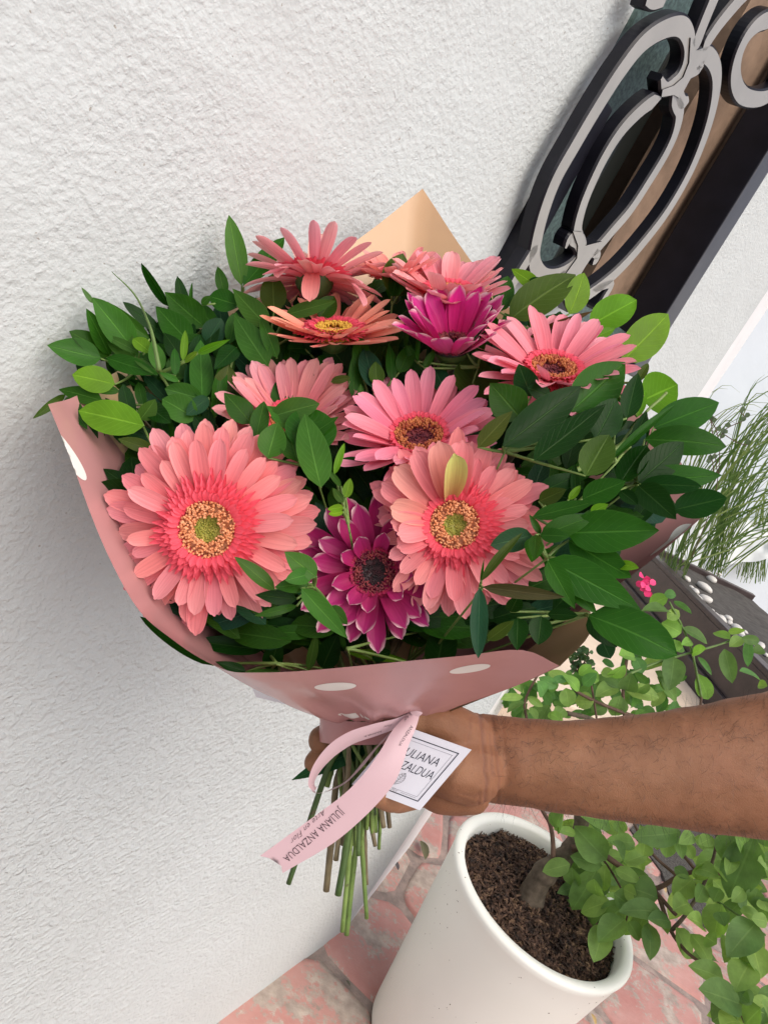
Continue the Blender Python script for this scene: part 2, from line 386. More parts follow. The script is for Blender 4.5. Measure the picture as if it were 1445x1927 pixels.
def skin_mat():
    m_, t, bs = new_mat('tanned_skin')
    geo = N(t, 'ShaderNodeNewGeometry'); pos = geo.outputs['Position']
    c = ramp(t, noise_(t, 26, 5, 0.62, pos).outputs[0], [(0.28, (0.180, 0.078, 0.037)), (0.72, (0.265, 0.122, 0.060))])
    red = ramp(t, noise_(t, 11, 2, 0.5, pos).outputs[0], [(0.45, (0,)*3), (0.7, (0.5,)*3)])
    c2 = mix(t, red.outputs[0], c.outputs[0], (0.265, 0.105, 0.055))
    fr = ramp(t, noise_(t, 260, 2, 0.5, pos).outputs[0], [(0.70, (0,)*3), (0.80, (0.4,)*3)])
    c3 = mix(t, fr.outputs[0], c2, (0.13, 0.055, 0.032))
    at = N(t, 'ShaderNodeAttribute', attribute_name='palm'); c4 = mix(t, mth(t, 'MULTIPLY', at.outputs['Fac'], 0.55), c3, (0.38, 0.20, 0.11))
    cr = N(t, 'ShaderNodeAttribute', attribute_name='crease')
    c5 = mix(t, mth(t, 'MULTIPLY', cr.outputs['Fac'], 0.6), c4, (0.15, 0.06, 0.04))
    t.links.new(c5, bs.inputs['Base Color']); bs.inputs['Roughness'].default_value = 0.62
    bs.inputs['Specular IOR Level'].default_value = 0.35
    bs.inputs['Subsurface Weight'].default_value = 0.15; bs.inputs['Subsurface Radius'].default_value = (0.006, 0.002, 0.001); bs.inputs['Subsurface Scale'].default_value = 1.0
    vo = N(t, 'ShaderNodeTexVoronoi', feature='DISTANCE_TO_EDGE'); vo.inputs['Scale'].default_value = 620; t.links.new(pos, vo.inputs['Vector'])
    rv = ramp(t, vo.outputs['Distance'], [(0.0, (0,)*3), (0.12, (1,)*3)])
    b = bump(t, None, rv.outputs[0], 0.35, 0.0004); bump(t, bs, noise_(t, 90, 4, 0.6, pos).outputs[0], 0.4, 0.0012, b)
    return m_
M['skin'] = skin_mat()
M['hair'] = simple('dark_arm_hair', (0.02, 0.012, 0.008), 0.5, 0.4)

# ------------------------------------------------------------------ the setting
def struct(o): o['kind'] = 'structure'; return o
g = mk('ground', [(-60, -40, -0.012), (60, -40, -0.012), (60, 80, -0.012), (-60, 80, -0.012)], [(0, 1, 2, 3)], M['grout'], smooth=False); struct(g)
# crazy paving: every flagstone its own piece
def clip(poly, a, b):         # keep the side nearer to a than b
    mid = (a+b)/2; n = b-a; out = []
    for i in range(len(poly)):
        p, q = poly[i], poly[(i+1) % len(poly)]
        dp, dq = (p-mid).dot(n), (q-mid).dot(n)
        if dp <= 0: out.append(p)
        if dp*dq < 0: out.append(p+(q-p)*(dp/(dp-dq)))
    return out
rs = random.Random(12)
pave = mk('pavement', [(-1.2, 0.2, -0.006), (3.4, 0.2, -0.006), (3.4, 3.0, -0.006), (-1.2, 3.0, -0.006)], [(0, 1, 2, 3)], M['grout'], smooth=False); struct(pave)
seeds = []
gx = 0.36
for i in range(-6, 15):
    for j in range(-1, 13):
        seeds.append(Vector((i*gx + (j % 2)*gx*0.5 + rs.uniform(-.12, .12), 0.1 + j*gx*0.85 + rs.uniform(-.11, .11))))
for a in seeds:
    if not (-0.6 < a.x < 3.2 and 0.3 < a.y < 2.95): continue
    if (Vector((a.x, a.y, 0))-WK).dot(WN) < -0.2 and a.y < 1.7: continue
    poly = [a+Vector(v) for v in ((-.5, -.5), (.5, -.5), (.5, .5), (-.5, .5))]
    for b in seeds:
        if b is not a and (b-a).length < 0.75: poly = clip(poly, a, b)
        if len(poly) < 3: break
    if len(poly) < 3: continue
    c = sum(poly, Vector((0, 0)))/len(poly)
    rim = []
    for i in range(len(poly)):         # rounded, uneven outline
        p, q = poly[i], poly[(i+1) % len(poly)]
        for k in (0.10, 0.5, 0.90):
            e = p+(q-p)*k; rim.append(c+(e-c)*(1-(0.009 if k == .5 else .013)/max(0.03, (e-c).length)-rs.uniform(0, .018)))
    hgt = rs.uniform(-0.002, 0.002); n = len(rim)
    vs_ = [(p.x, p.y, -0.010) for p in rim] + [(c.x+(p.x-c.x)*0.975, c.y+(p.y-c.y)*0.975, hgt-0.002) for p in rim] + [(c.x+(p.x-c.x)*0.90, c.y+(p.y-c.y)*0.90, hgt+0.0015) for p in rim]
    fs_ = [(i, (i+1) % n, n+(i+1) % n, n+i) for i in range(n)] + [(n+i, n+(i+1) % n, 2*n+(i+1) % n, 2*n+i) for i in range(n)] + [tuple(range(2*n, 3*n))]
    mk('flagstone', vs_, fs_, M['stone'], pave)
# dark aggregate patch beyond the flagstones
asp = [ray_z(x, y, 0.008) for x, y in ((1185, 1560), (1245, 1640), (1262, 1690), (1340, 1755), (1420, 1640), (1330, 1545), (1230, 1520))]
struct(mk('gravel_patch', asp + [p-Vector((0, 0, .02)) for p in asp], [tuple(range(7))[::-1]] + [(i, (i+1) % 7, 7+(i+1) % 7, 7+i) for i in range(7)], M['asphalt'], smooth=False))
# cream painted step / raised patio behind
y0 = 3.02
st = mk('cream_step', *box((0.3, y0, -0.012), Vector((2.2, .35, 0)), Vector((-.4, 5.2, 0)), Vector((0, 0, 0.262))), M['cream'], smooth=False); struct(st); bevel(st, 0.015, 3)
# far wall
fw_ = mk('far_wall', *box((-3, 6.6, -0.3), Vector((14, 1.6, 0)), Vector((-.02, .25, 0)), Vector((0, 0, 3.6))), M['pale_wall'], smooth=False)
tag(fw_, 'pale bluish white garden wall far behind the tall grass', 'wall')

# ---- stucco wall with the grille window
s1, _ = wall_st(1064, 256); s2, _ = wall_st(1333, 448)
sg, _ = wall_st(1040, 300)
ztop = 2.75
_, zb = wall_st(1150, 640)
SL, SR = s1, wall_st(1312, 430)[0]
ZB = zb
wall = empty('stucco_wall', WP(-1.5, 0, 0), 'white rough stucco house wall filling the left side, behind the bouquet', 'wall')
def wall_sheet(sa, sb, za, zb_, ns, nz):
    mb = MB(); vs_ = []
    for j in range(nz+1):
        for i in range(ns+1):
            s = sa+(sb-sa)*i/ns; z = za+(zb_-za)*j/nz
            edge = 0 if (i in (0, ns) or j in (0, nz)) else 1
            o = edge*0.004*noise.noise(Vector((s*2.5, z*2.5, 3)))
            vs_.append(WP(s, z, o))
    fs_ = [(j*(ns+1)+i, j*(ns+1)+i+1, (j+1)*(ns+1)+i+1, (j+1)*(ns+1)+i) for j in range(nz) for i in range(ns)]
    return vs_, fs_
mb = MB(); EC = -0.03
for a in ((-3.6, SL, -0.02, ZB, 40, 24), (-3.6, SL, ZB, ztop, 40, 40), (-3.6, SL, ztop, 3.6, 40, 4), (SL, SR, -0.02, ZB, 16, 24), (SL, SR, ztop, 3.6, 16, 4), (SR, EC, -0.02, ZB, 12, 24), (SR, EC, ZB, ztop, 12, 40), (SR, EC, ztop, 3.6, 12, 4)):
    mb.add(*wall_sheet(*a))
# rounded corner running over into the end of the wall
arc = []
for k in range(9):
    an = WT + (R_(19)-WT)*k/8*1.0
    arc.append(an)
p = Vector(WP(EC, 0, 0)); cols = [p.copy()]
for an in arc[1:]:
    p = p + Vector((math.sin(an), math.cos(an), 0))*0.008; cols.append(p.copy())
vs_ = []; zs = [-0.02+3.62*j/30 for j in range(31)]
for z in zs:
    for c in cols: vs_.append((c.x, c.y, z))
nc = len(cols)
mb.add(vs_, [(j*nc+i, j*nc+i+1, (j+1)*nc+i+1, (j+1)*nc+i) for j in range(30) for i in range(nc-1)])
# body behind the face
mb.add([WP(-3.6, -.02, 0), WP(-3.6, -.02, -.4), WP(-3.6, 3.6, -.4), WP(-3.6, 3.6, 0)], [(0, 1, 2, 3)])
mb.build('plaster_face', M['stucco'], wall)
e0 = cols[-1]; ed = Vector((math.sin(R_(19)), math.cos(R_(19)), 0)); e1 = e0+ed*0.42
back = Vector((-math.cos(R_(19)), math.sin(R_(19)), 0))
vv = []
for z in (-0.02, 3.6): vv += [Vector((q.x, q.y, z)) for q in (e0, e1, e1+back*.2, e0+back*.2)]
mk('smooth_end_band', vv, [(0, 1, 5, 4), (1, 2, 6, 5), (2, 3, 7, 6), (4, 5, 6, 7)], M['white_paint'], wall, smooth=False)

win = empty('grille_window', WP((SL+SR)/2, ZB, -0.02), 'tall window with a black wrought iron grille in the stucco wall, sky reflection painted on the bar faces', 'window')
DEP = 0.17
def wbox(name, sa, sb, za, zb_, oa, ob, mat, parent=win, bev=0.0):
    o = mk(name, *box(WP(sa, za, oa), WD*(sb-sa), -WN*(oa-ob), Vector((0, 0, zb_-za))), mat, parent, smooth=False)
    if bev: bevel(o, bev)
    return o
wbox('granite_surround', SL, SL+0.012, ZB, ztop, -0.001, -DEP, M['granite'])
wbox('granite_sill', SL+.0125, SR-.0125, ZB, ZB+0.02, 0.002, -DEP, M['granite'])
sg1 = wall_st(1172, 250, -.03)[0]; sg2 = wall_st(1238, 300, -.03)[0]
wbox('granite_panel', SL+.013, sg1, ZB+.021, ztop, -.03, -.05, M['granite'])
wbox('brown_reveal', SR-0.012, SR, ZB+.0205, ztop, -0.001, -DEP, M['brown_plaster'])
wbox('brown_panel', sg2, SR-.0125, ZB+.021, ztop, -.03, -.05, M['brown_plaster'])
for k, (a_, b_) in enumerate(((.0, .22), (.3, .5), (.62, .99))):
    wbox('window_frame', sg1+(sg2-sg1)*a_, sg1+(sg2-sg1)*b_-.001, ZB+.021, ztop, -.045-.012*k, -.09, M['dark_alu'], bev=.002)
wbox('glass', SL+.014, SR-.014, ZB+.021, ztop, -DEP*.93, -DEP*.97, simple('dark_glass', (0.01, 0.014, 0.014), 0.08, 0.6))

# grille: bars traced on the wall plane, drawn as flat bars with black sides and sky reflection painted pale on the face
GO = 0.030                    # face of the grille stands this far off the wall
def gpt(zx, zy): return Vector((*wall_st(880+zx/2.557, zy/2.557, GO), 0))
def bar(pts_px, wid, name='scroll_bar', taper=True, closed=False, dep=0.015, n=6, ext=None):
    pts = [gpt(*q) for q in pts_px]
    if ext: pts = ext(pts)
    pts = spline(pts, n); L = len(pts); vs_ = []; fs_ = []; fm = []
    for i, p in enumerate(pts):
        t = (pts[min(i+1, L-1)]-pts[max(i-1, 0)]).normalized(); nn = Vector((-t.y, t.x, 0))
        ww = wid/2
        if taper:
            e = min(i, L-1-i)/max(1, L-1); ww *= min(1.0, 0.35+e*9)
        if name == 'side_bar' and i < L/2: ww = wid/2*min(1, .03+2.2*i/L)
        a, b = p+nn*ww, p-nn*ww
        ch = 0.0022
        a2, b2 = p+nn*(ww-ch), p-nn*(ww-ch)
        vs_ += [WP(a.x, a.y, GO-dep), WP(a.x, a.y, GO-ch), WP(a2.x, a2.y, GO), WP(b2.x, b2.y, GO), WP(b.x, b.y, GO-ch), WP(b.x, b.y, GO-dep)]
    for i in range(L-1):
        for k in range(6):
            fs_.append((i*6+k, i*6+(k+1) % 6, (i+1)*6+(k+1) % 6, (i+1)*6+k)); fm.append(1 if k == 2 else 0)
    fs_ += [(0, 1, 2, 3, 4, 5)[::-1], tuple((L-1)*6+k for k in range(6))]; fm += [0, 0]
    return mk(name, vs_, fs_, None, win, smooth=False, mats=[M['iron'], M['iron_face']], fmat=fm)
BW = 0.0185
bar([(470, 1195), (495, 1150), (535, 1160), (545, 1215), (505, 1280), (430, 1325), (360, 1325), (322, 1260), (335, 1150), (372, 1010), (430, 860), (520, 700), (620, 530), (735, 350), (845, 210), (950, 140), (1030, 130), (1066, 200), (1055, 300), (1010, 390), (955, 425), (932, 375)], BW*1.15)
bar([(930, 470), (850, 520), (750, 620), (670, 740), (605, 870), (553, 1000), (528, 1115), (548, 1170)], BW)
bar([(990, 430), (1005, 500), (1020, 545), (1000, 640), (955, 740), (880, 865), (785, 1010), (700, 1110), (630, 1190), (560, 1250)], BW)
bar([(1095, 250), (1165, 275), (1198, 360), (1185, 500), (1140, 660), (1065, 840), (960, 1020), (850, 1165), (730, 1300), (610, 1400), (520, 1450)], BW*1.1)
bar([(1095, 260), (1120, 320), (1060, 360), (1022, 430), (1030, 490), (1062, 490)], BW*.9)
bar([(1085, 250), (1130, 130), (1175, 20), (1210, -60)], BW*1.2)
bar([(1130, 240), (1210, 120), (1310, 0), (1370, -60)], BW*1.1)
bar([(1500, 95), (1420, 105), (1350, 170), (1300, 280), (1290, 390), (1330, 465), (1420, 475), (1500, 420), (1510, 330)], BW*1.2)
bar([(600, 1275), (625, 1235), (600, 1215), (565, 1240), (540, 1290), (480, 1350)], BW*.8)
bar([(335, 1180), (285, 1260), (235, 1340), (190, 1420)], BW*.9)
bar([(430, 1330), (480, 1390), (520, 1480)], BW*1.3); bar([(600, 1395), (690, 1370), (655, 1440), (620, 1500)], BW*.8)
bar([(870, -30), (905, -5), (960, -20)], BW*1.1)
# knots where the scrolls meet
def plate(pts_px, name='scroll_plate'):
    pts = [gpt(*q) for q in pts_px]; n = len(pts)
    vs_ = [WP(p.x, p.y, GO+.0015) for p in pts] + [WP(p.x, p.y, GO-.013) for p in pts]
    mk(name, vs_, [tuple(range(n)), tuple(range(n, 2*n))[::-1]] + [(i, n+i, n+(i+1) % n, (i+1) % n) for i in range(n)], None, win, smooth=False, mats=[M['iron_face'], M['iron']], fmat=[0, 1]+[1]*n)
plate([(1065, 180), (1090, 240), (1120, 240), (1150, 270), (1090, 330), (1030, 440), (1010, 470), (985, 455), (925, 465), (930, 430), (985, 410), (1030, 370), (1058, 300)])
plate([(500, 1110), (545, 1115), (560, 1180), (640, 1160), (600, 1220), (560, 1280), (530, 1330), (470, 1370), (420, 1350), (470, 1310), (520, 1240), (525, 1180)])
# frame
sL2 = wall_st(1040, 300, GO)[0]
fr0 = wall_st(880+1170/2.557, 1165/2.557, GO+.01)[0]; fr1 = wall_st(880+1235/2.557, 1165/2.557, GO+.01)[0]
fb = wbox('frame_bar', fr0, fr1, ZB-.03, ztop+.03, GO+.01, -0.018, M['iron'], bev=.002)
fb.data.materials.append(M['iron_grey'])
for pl in fb.data.polygons:
    if pl.normal.dot(WN) > .9: pl.material_index = 1
zt_ = wall_st(880+590/2.557, 440/2.557)[1]
wbox('frame_bar', SL-.006, SL+.030, ZB-.03, zt_, GO-.014, -.012, M['iron'], bev=.002)
# thin lip along the outer frame
# ------------------------------------------------------------------ white pot with the shrub
PC = Vector((0.735, 1.44, 0)); PH = 0.55; RR = 0.232; RB = 0.168
pot = empty('plant_pot', PC, 'tall tapered white plastic planter pot on the pink paving, full of dark soil', 'pot')
prof = [(0.0, 0.0), (RB-.02, 0.0), (RB-.006, .004), (RB, .016), (RB+.002, .03), (RR-.012, PH-.07), (RR-.006, PH-.022), (RR-.002, PH-.008), (RR-.006, PH-.001), (RR-.014, PH), (RR-.026, PH-.002), (RR-.031, PH-.010), (RR-.033, PH-.03), (RR-.036, PH-.10)]
n = 96; vs_ = []
for r, z in prof:
    for k in range(n):
        a = 2*math.pi*k/n; vs_.append(PC+Vector((r*math.cos(a), r*math.sin(a), z)))
mk('pot_body', vs_, [(j*n+k, j*n+(k+1) % n, (j+1)*n+(k+1) % n, (j+1)*n+k) for j in range(len(prof)-1) for k in range(n)], M['pot'], pot)
SZ = PH-0.045
vs_, fs_ = [], []
nr = 26
for j in range(nr+1):
    r = (RR-.035)*j/nr
    for k in range(n):
        a = 2*math.pi*k/n; x, y = r*math.cos(a), r*math.sin(a)
        q = noise.fractal(Vector((x*18, y*18, 0)), .8, 2, 4)*.010+noise.noise(Vector((x*60, y*60, 2)))*.004
        vs_.append(PC+Vector((x, y, SZ+q+.015*(1-j/nr))))
fs_ = [(j*n+k, j*n+(k+1) % n, (j+1)*n+(k+1) % n, (j+1)*n+k) for j in range(nr) for k in range(n)]
soil = mk('potting_soil', vs_, fs_, M['soil']); tag(soil, 'dark brown potting soil filling the white pot around the trunk', 'soil', kind='stuff')
rc = random.Random(5); mb = MB()
for i in range(4800):
    a = rc.uniform(0, 2*math.pi); r = (RR-.037)*math.sqrt(rc.random()); x, y = r*math.cos(a), r*math.sin(a)
    z = SZ+noise.fractal(Vector((x*18, y*18, 0)), .8, 2, 4)*.010+.015*(1-r/RR)+rc.uniform(.0, .007)
    L_, W_ = rc.uniform(.003, .015), rc.uniform(.0012, .0042)
    q = Quaternion((rc.uniform(-.35, .35), rc.uniform(-.35, .35), 1), rc.uniform(0, 6.28)) @ Quaternion((0, 1, 0), rc.uniform(-.9, .9))
    q.normalize(); c = PC+Vector((x, y, z))
    mb.add([c+q@Vector(v) for v in ((-L_, -W_, 0), (L_, -W_*.4, 0), (L_*.9, W_*.6, 0.0005), (-L_*.8, W_, 0), (0, 0, W_*.9))], [(0, 1, 4), (1, 2, 4), (2, 3, 4), (3, 0, 4)])
o = mb.build('bark_chips', M['chip'], None, smooth=False); tag(o, 'small shredded bark chips scattered over the soil in the white pot', 'mulch', kind='stuff')

# ------------------------------------------------------------------ leaves
def leaf_geo(p0, p1, wd, nh, fold=0.18, droop=0.06, wide=0.52, ns=8, na=4, wav=0.0, seed=0, point=0.75, notch=None):
    """a leaf blade from p0 to p1, width wd, facing nh"""
    ax = p1-p0; L = ax.length; t = ax.normalized(); nn = (nh-t*nh.dot(t)).normalized(); sd_ = t.cross(nn)
    vs_, uv_ = [], []
    mx = (wide**0.8)*((1-wide)**point)
    for i in range(ns+1):
        s = i/ns; s2 = s**0.93
        ww = (max(0, s2)**0.8*max(0, 1-s2)**point/mx)**0.85
        if i == 0: ww = 0.05
        if i == ns: ww = 0.015
        cen = p0+ax*s+nn*(droop*L*math.sin(math.pi*s))
        for k in range(na+1):
            c = (k/na-.5)*2
            q = cen+sd_*(c*wd/2*ww)+nn*(abs(c)**1.3*fold*wd*ww*.5)
            if wav: q = q+nn*(wav*wd*math.sin(s*9+seed+c*2)*abs(c))
            vs_.append(q); uv_.append((k/na, s))
    fs_ = [(i*(na+1)+k, i*(na+1)+k+1, (i+1)*(na+1)+k+1, (i+1)*(na+1)+k) for i in range(ns) for k in range(na)]
    return vs_, fs_, uv_

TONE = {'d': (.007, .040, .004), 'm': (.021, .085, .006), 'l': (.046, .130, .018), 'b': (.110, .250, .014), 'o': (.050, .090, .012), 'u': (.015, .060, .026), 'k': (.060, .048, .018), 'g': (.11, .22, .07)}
BT = [(.115, .20, .06), (.15, .245, .07), (.09, .16, .055), (.18, .28, .08)]

# ------------------------------------------------------------------ shrub in the pot, shrub behind the arm
def toward(p): return (CAM-p).normalized()
def plant_leaf(par, a, b, wd, col, rr, name='leaf'):
    nh = toward(a)*0.8+Vector((rr.uniform(-.45, .45), rr.uniform(-.45, .45), rr.uniform(.0, .7)))
    vs_, fs_, uv_ = leaf_geo(a, b, wd, nh.normalized(), fold=rr.uniform(.1, .5), droop=rr.uniform(.0, .12), wide=.40, ns=7, na=4, wav=.02, seed=rr.uniform(0, 9), point=.95)
    return mk(name, vs_, fs_, M['bleaf'], par, uvs=uv_, color=col)
Zb = lambda x, y: (1000+x/3.247, 1500+y/3.247)
Zu = lambda x, y: (900+x/2.651, 1040+y/2.651)
rb = random.Random(31)
shrub = empty('potted_shrub', PC+Vector((0, 0, SZ)), 'leafy light green shrub with a knobbly grey trunk growing in the white pot', 'shrub')
def dlow(px, py): return 1.66-0.16*max(0, (px-1100)/345)-0.18*max(0, (py-1650)/277)
tr = [P(1002, 1690, 1.69), P(1012, 1660, 1.685), P(1028, 1640, 1.68), P(1050, 1622, 1.68), P(1072, 1600, 1.68), P(1090, 1565, 1.69), P(1100, 1500, 1.70)]
tr[0] = Vector((tr[0].x, tr[0].y, SZ-.01))
mb = MB(); sp_ = spline(tr, 4); rad = []
for i, q in enumerate(sp_): rad.append((.029-.013*i/len(sp_))*(1+.35*noise.noise(q*45)))
rad[0] = .042; rad[1] = .036
mb.add(*tube(sp_, rad, 12)); mb.build('trunk', M['bark'], shrub)
def branch(par, pts, r0_, r1_, mat, dfun, name='branch', n=5):
    q = spline([P(x, y, dfun(x, y)) if len(t_) == 0 else P(x, y, t_[0]) for x, y, *t_ in pts], n)
    mb = MB(); mb.add(*tube(q, [r0_+(r1_-r0_)*i/(len(q)-1) for i in range(len(q))], 6)); return mb.build(name, M[mat], par)
for pts, a, b, mt in (
    ([(1040, 1625), (1040, 1585), (1034, 1550), (1018, 1520), (1010, 1480)], .006, .004, 'twig'),
    ([(1075, 1595), (1120, 1600), (1180, 1640), (1228, 1672), (1275, 1650), (1310, 1640), (1360, 1645)], .008, .004, 'twig'),
    ([(1228, 1672), (1262, 1712), (1272, 1722)], .005, .004, 'twig'),
    ([(1262, 1752), (1290, 1720), (1325, 1660), (1345, 1600), (1350, 1540)], .005, .003, 'bark'),
    ([(1240, 1690), (1262, 1752), (1290, 1790), (1320, 1815), (1380, 1880), (1400, 1925)], .005, .002, 'twig'),
    ([(1275, 1650), (1230, 1610), (1200, 1565), (1180, 1520)], .004, .003, 'twig'),
    ([(1310, 1640), (1280, 1600), (1270, 1560), (1268, 1530)], .004, .003, 'twig'),
    ([(1360, 1645), (1410, 1680), (1440, 1710), (1480, 1725)], .004, .003, 'green_twig'),
    ([(1410, 1690), (1440, 1700), (1470, 1690)], .006, .006, 'twig'),
    ([(1120, 1600), (1150, 1640), (1180, 1700), (1176, 1740)], .003, .002, 'twig'),
    ([(1345, 1600), (1380, 1570), (1430, 1540)], .004, .003, 'twig'),
    ([(1300, 1660), (1340, 1690), (1400, 1730), (1440, 1760)], .003, .002, 'green_twig')):
    branch(shrub, pts, a, b, mt, dlow)
LOW = [(455, 385, 260, 175, 150), (430, 420, 235, 360, 90), (400, 440, 245, 690, 140), (235, 410, 65, 455, 90), (450, 410, 440, 575, 75), (510, 440, 665, 520, 75), (560, 400, 495, 270, 110), (620, 560, 770, 620, 150), (800, 715, 530, 700, 120), (570, 745, 405, 890, 130), (440, 780, 378, 1010, 120), (590, 760, 655, 880, 85), (480, 640, 300, 705, 120), (580, 650, 440, 800, 120), (712, 770, 722, 1000, 95), (880, 800, 970, 990, 105), (970, 835, 1090, 1030, 110), (1162, 655, 1112, 862, 140), (1370, 770, 1190, 980, 160), (1360, 240, 1200, 615, 190), (1250, 230, 1165, 385, 140), (910, 215, 612, 240, 120), (150, 200, 200, 70, 95), (265, 225, 130, 195, 45), (470, 150, 300, 120, 140), (420, 190, 540, 110, 130), (1000, 440, 1145, 490, 95), (1060, 410, 1000, 500, 80), (985, 225, 895, 285, 70), (935, 285, 985, 380, 60), (1340, 890, 1400, 1110, 130), (1172, 1115, 955, 1030, 110), (1280, 1270, 1018, 1172, 165), (1330, 1020, 1240, 1190, 150), (1240, 1290, 1100, 1370, 150), (1270, 1380, 1150, 1400, 130), (1400, 1290, 1300, 1390, 130), (1345, 1265, 1260, 1185, 85), (1440, 1340, 1400, 1250, 80), (850, 765, 705, 745, 90), (1045, 790, 945, 735, 90), (1270, 695, 1405, 745, 70), (1300, 1100, 1290, 950, 60), (1460, 500, 1380, 390, 130), (555, 220, 530, 120, 70), (690, 280, 680, 360, 90), (830, 270, 820, 370, 80), (890, 250, 920, 380, 60), (985, 500, 860, 600, 120), (1050, 540, 1000, 640, 85), (960, 650, 860, 690, 120), (1190, 480, 1110, 420, 100), (1230, 360, 1190, 480, 70), (1150, 560, 1110, 640, 80), (1380, 560, 1340, 660, 90), (1450, 620, 1380, 700, 110), (500, 590, 590, 660, 110), (400, 600, 380, 500, 90), (245, 430, 260, 550, 90), (640, 600, 560, 560, 80), (690, 700, 640, 860, 90), (760, 760, 830, 840, 80), (1060, 850, 1130, 900, 90), (1190, 850, 1170, 960, 70), (1440, 700, 1400, 620, 90), (1440, 760, 1340, 740, 70), (1250, 1180, 1330, 1260, 60), (1290, 300, 1240, 230, 90), (1420, 300, 1440, 200, 100), (1100, 250, 1020, 290, 70), (1140, 700, 1180, 790, 80), (1290, 560, 1220, 640, 70), (1090, 580, 1170, 700, 60), (870, 430, 960, 500, 60), (720, 900, 690, 790, 50)]
for i, (ax, ay, bx, by, w_) in enumerate(LOW):
    x0, y0_ = Zb(ax, ay); x1, y1 = Zb(bx, by); d0 = dlow(x0, y0_)-.02-.0012*(i % 12)
    a = P(x0, y0_, d0); b = P(x1, y1, d0-rb.uniform(-.03, .05))
    plant_leaf(shrub, a, b, w_/3.247*d0/FPX*1.22, rb.choice(BT), rb)
for i in range(115):                      # leaves further back in the crown
    cx, cy, sx, sy = rb.choice([(1160, 1600, 70, 60), (1340, 1600, 110, 70), (1380, 1740, 70, 80), (1120, 1660, 50, 60), (1400, 1890, 50, 40), (1390, 1620, 80, 60)])
    x, y = rb.gauss(cx, sx*.6), rb.gauss(cy, sy*.6)
    if x < 1075 or (x < 1230 and y > 1720): continue
    if y > 1800 and x < 1330: continue
    d0 = dlow(x, y)+rb.uniform(.03, .22); L_ = rb.uniform(36, 64)
    an = rb.uniform(-.6, 3.6); a = P(x, y, d0); b = P(x+L_*math.cos(an), y+L_*math.sin(an), d0+rb.uniform(-.05, .05))
    plant_leaf(shrub, a, b, L_*rb.uniform(.5, .68)*d0/FPX, rb.choice(BT), rb)

sh2 = empty('flowering_shrub', ray_z(1100, 1400, .25), 'light green shrub with one pink bloom growing between the arm and the dark planter', 'shrub')
def dup_(px, py): return 2.05+0.15*(px-1150)/300
UP = [(1010, 400, 912, 350, 105), (1015, 375, 1140, 455, 62), (975, 520, 950, 688, 112), (960, 540, 800, 590, 95), (1225, 480, 1265, 652, 80), (1300, 590, 1412, 645, 65), (1345, 430, 1342, 570, 50), (1255, 432, 1168, 400, 60), (1245, 395, 1330, 388, 35), (1312, 425, 1250, 470, 60), (1095, 605, 1145, 732, 85), (1065, 500, 1135, 480, 62), (1095, 520, 1162, 612, 30), (955, 300, 812, 292, 80), (945, 220, 850, 262, 75), (925, 205, 985, 215, 50), (975, 240, 1062, 305, 40), (880, 590, 930, 690, 75), (890, 620, 985, 742, 70), (700, 680, 570, 618, 92), (735, 690, 900, 725, 92), (710, 715, 662, 812, 105), (740, 690, 762, 600, 95), (690, 670, 582, 720, 90), (610, 600, 680, 605, 60), (575, 745, 480, 740, 90), (435, 675, 448, 772, 85), (455, 655, 345, 592, 72), (390, 670, 300, 622, 60), (325, 710, 292, 638, 72), (350, 760, 310, 830, 80), (228, 700, 152, 662, 40), (222, 720, 82, 722, 40), (228, 745, 142, 800, 48), (245, 720, 322, 768, 40), (225, 780, 232, 832, 55), (262, 770, 290, 835, 45), (218, 695, 188, 640, 30), (820, 745, 760, 772, 60), (920, 690, 865, 770, 60), (700, 510, 780, 520, 80), (1440, 665, 1392, 662, 50), (1300, 430, 1400, 440, 50), (940, 330, 1000, 290, 60), (600, 640, 520, 600, 70), (520, 660, 590, 600, 60), (650, 620, 730, 560, 80), (820, 600, 780, 520, 70), (500, 690, 420, 610, 60), (370, 650, 450, 620, 60), (640, 760, 560, 800, 70), (430, 780, 380, 820, 70), (350, 800, 420, 840, 60), (1000, 440, 960, 500, 60), (1420, 480, 1370, 500, 60), (1060, 440, 1010, 460, 50), (780, 700, 850, 650, 70), (560, 560, 500, 610, 60)]
for i, (ax, ay, bx, by, w_) in enumerate(UP):
    x0, y0_ = Zu(ax, ay); x1, y1 = Zu(bx, by); d0 = dup_(x0, y0_)-.0015*(i % 10)
    plant_leaf(sh2, P(x0, y0_, d0), P(x1, y1, d0-rb.uniform(-.05, .06)), w_/2.651*d0/FPX, rb.choice(BT+[(.09, .20, .07), (.16, .30, .07)]), rb)
for i in range(90):
    x, y = rb.choice([(rb.uniform(930, 1060), rb.uniform(1285, 1360)), (rb.uniform(1060, 1270), rb.uniform(1215, 1360)), (rb.uniform(1060, 1260), rb.uniform(1270, 1350))])
    d0 = dup_(x, y)+rb.uniform(.05, .3); L_ = rb.uniform(20, 42); an = rb.uniform(0, 6.28)
    plant_leaf(sh2, P(x, y, d0), P(x+L_*math.cos(an), y+L_*math.sin(an), d0+rb.uniform(-.05, .05)), L_*rb.uniform(.5, .7)*d0/FPX, rb.choice([(.07, .16, .05), (.05, .13, .035), (.09, .19, .05)]), rb)
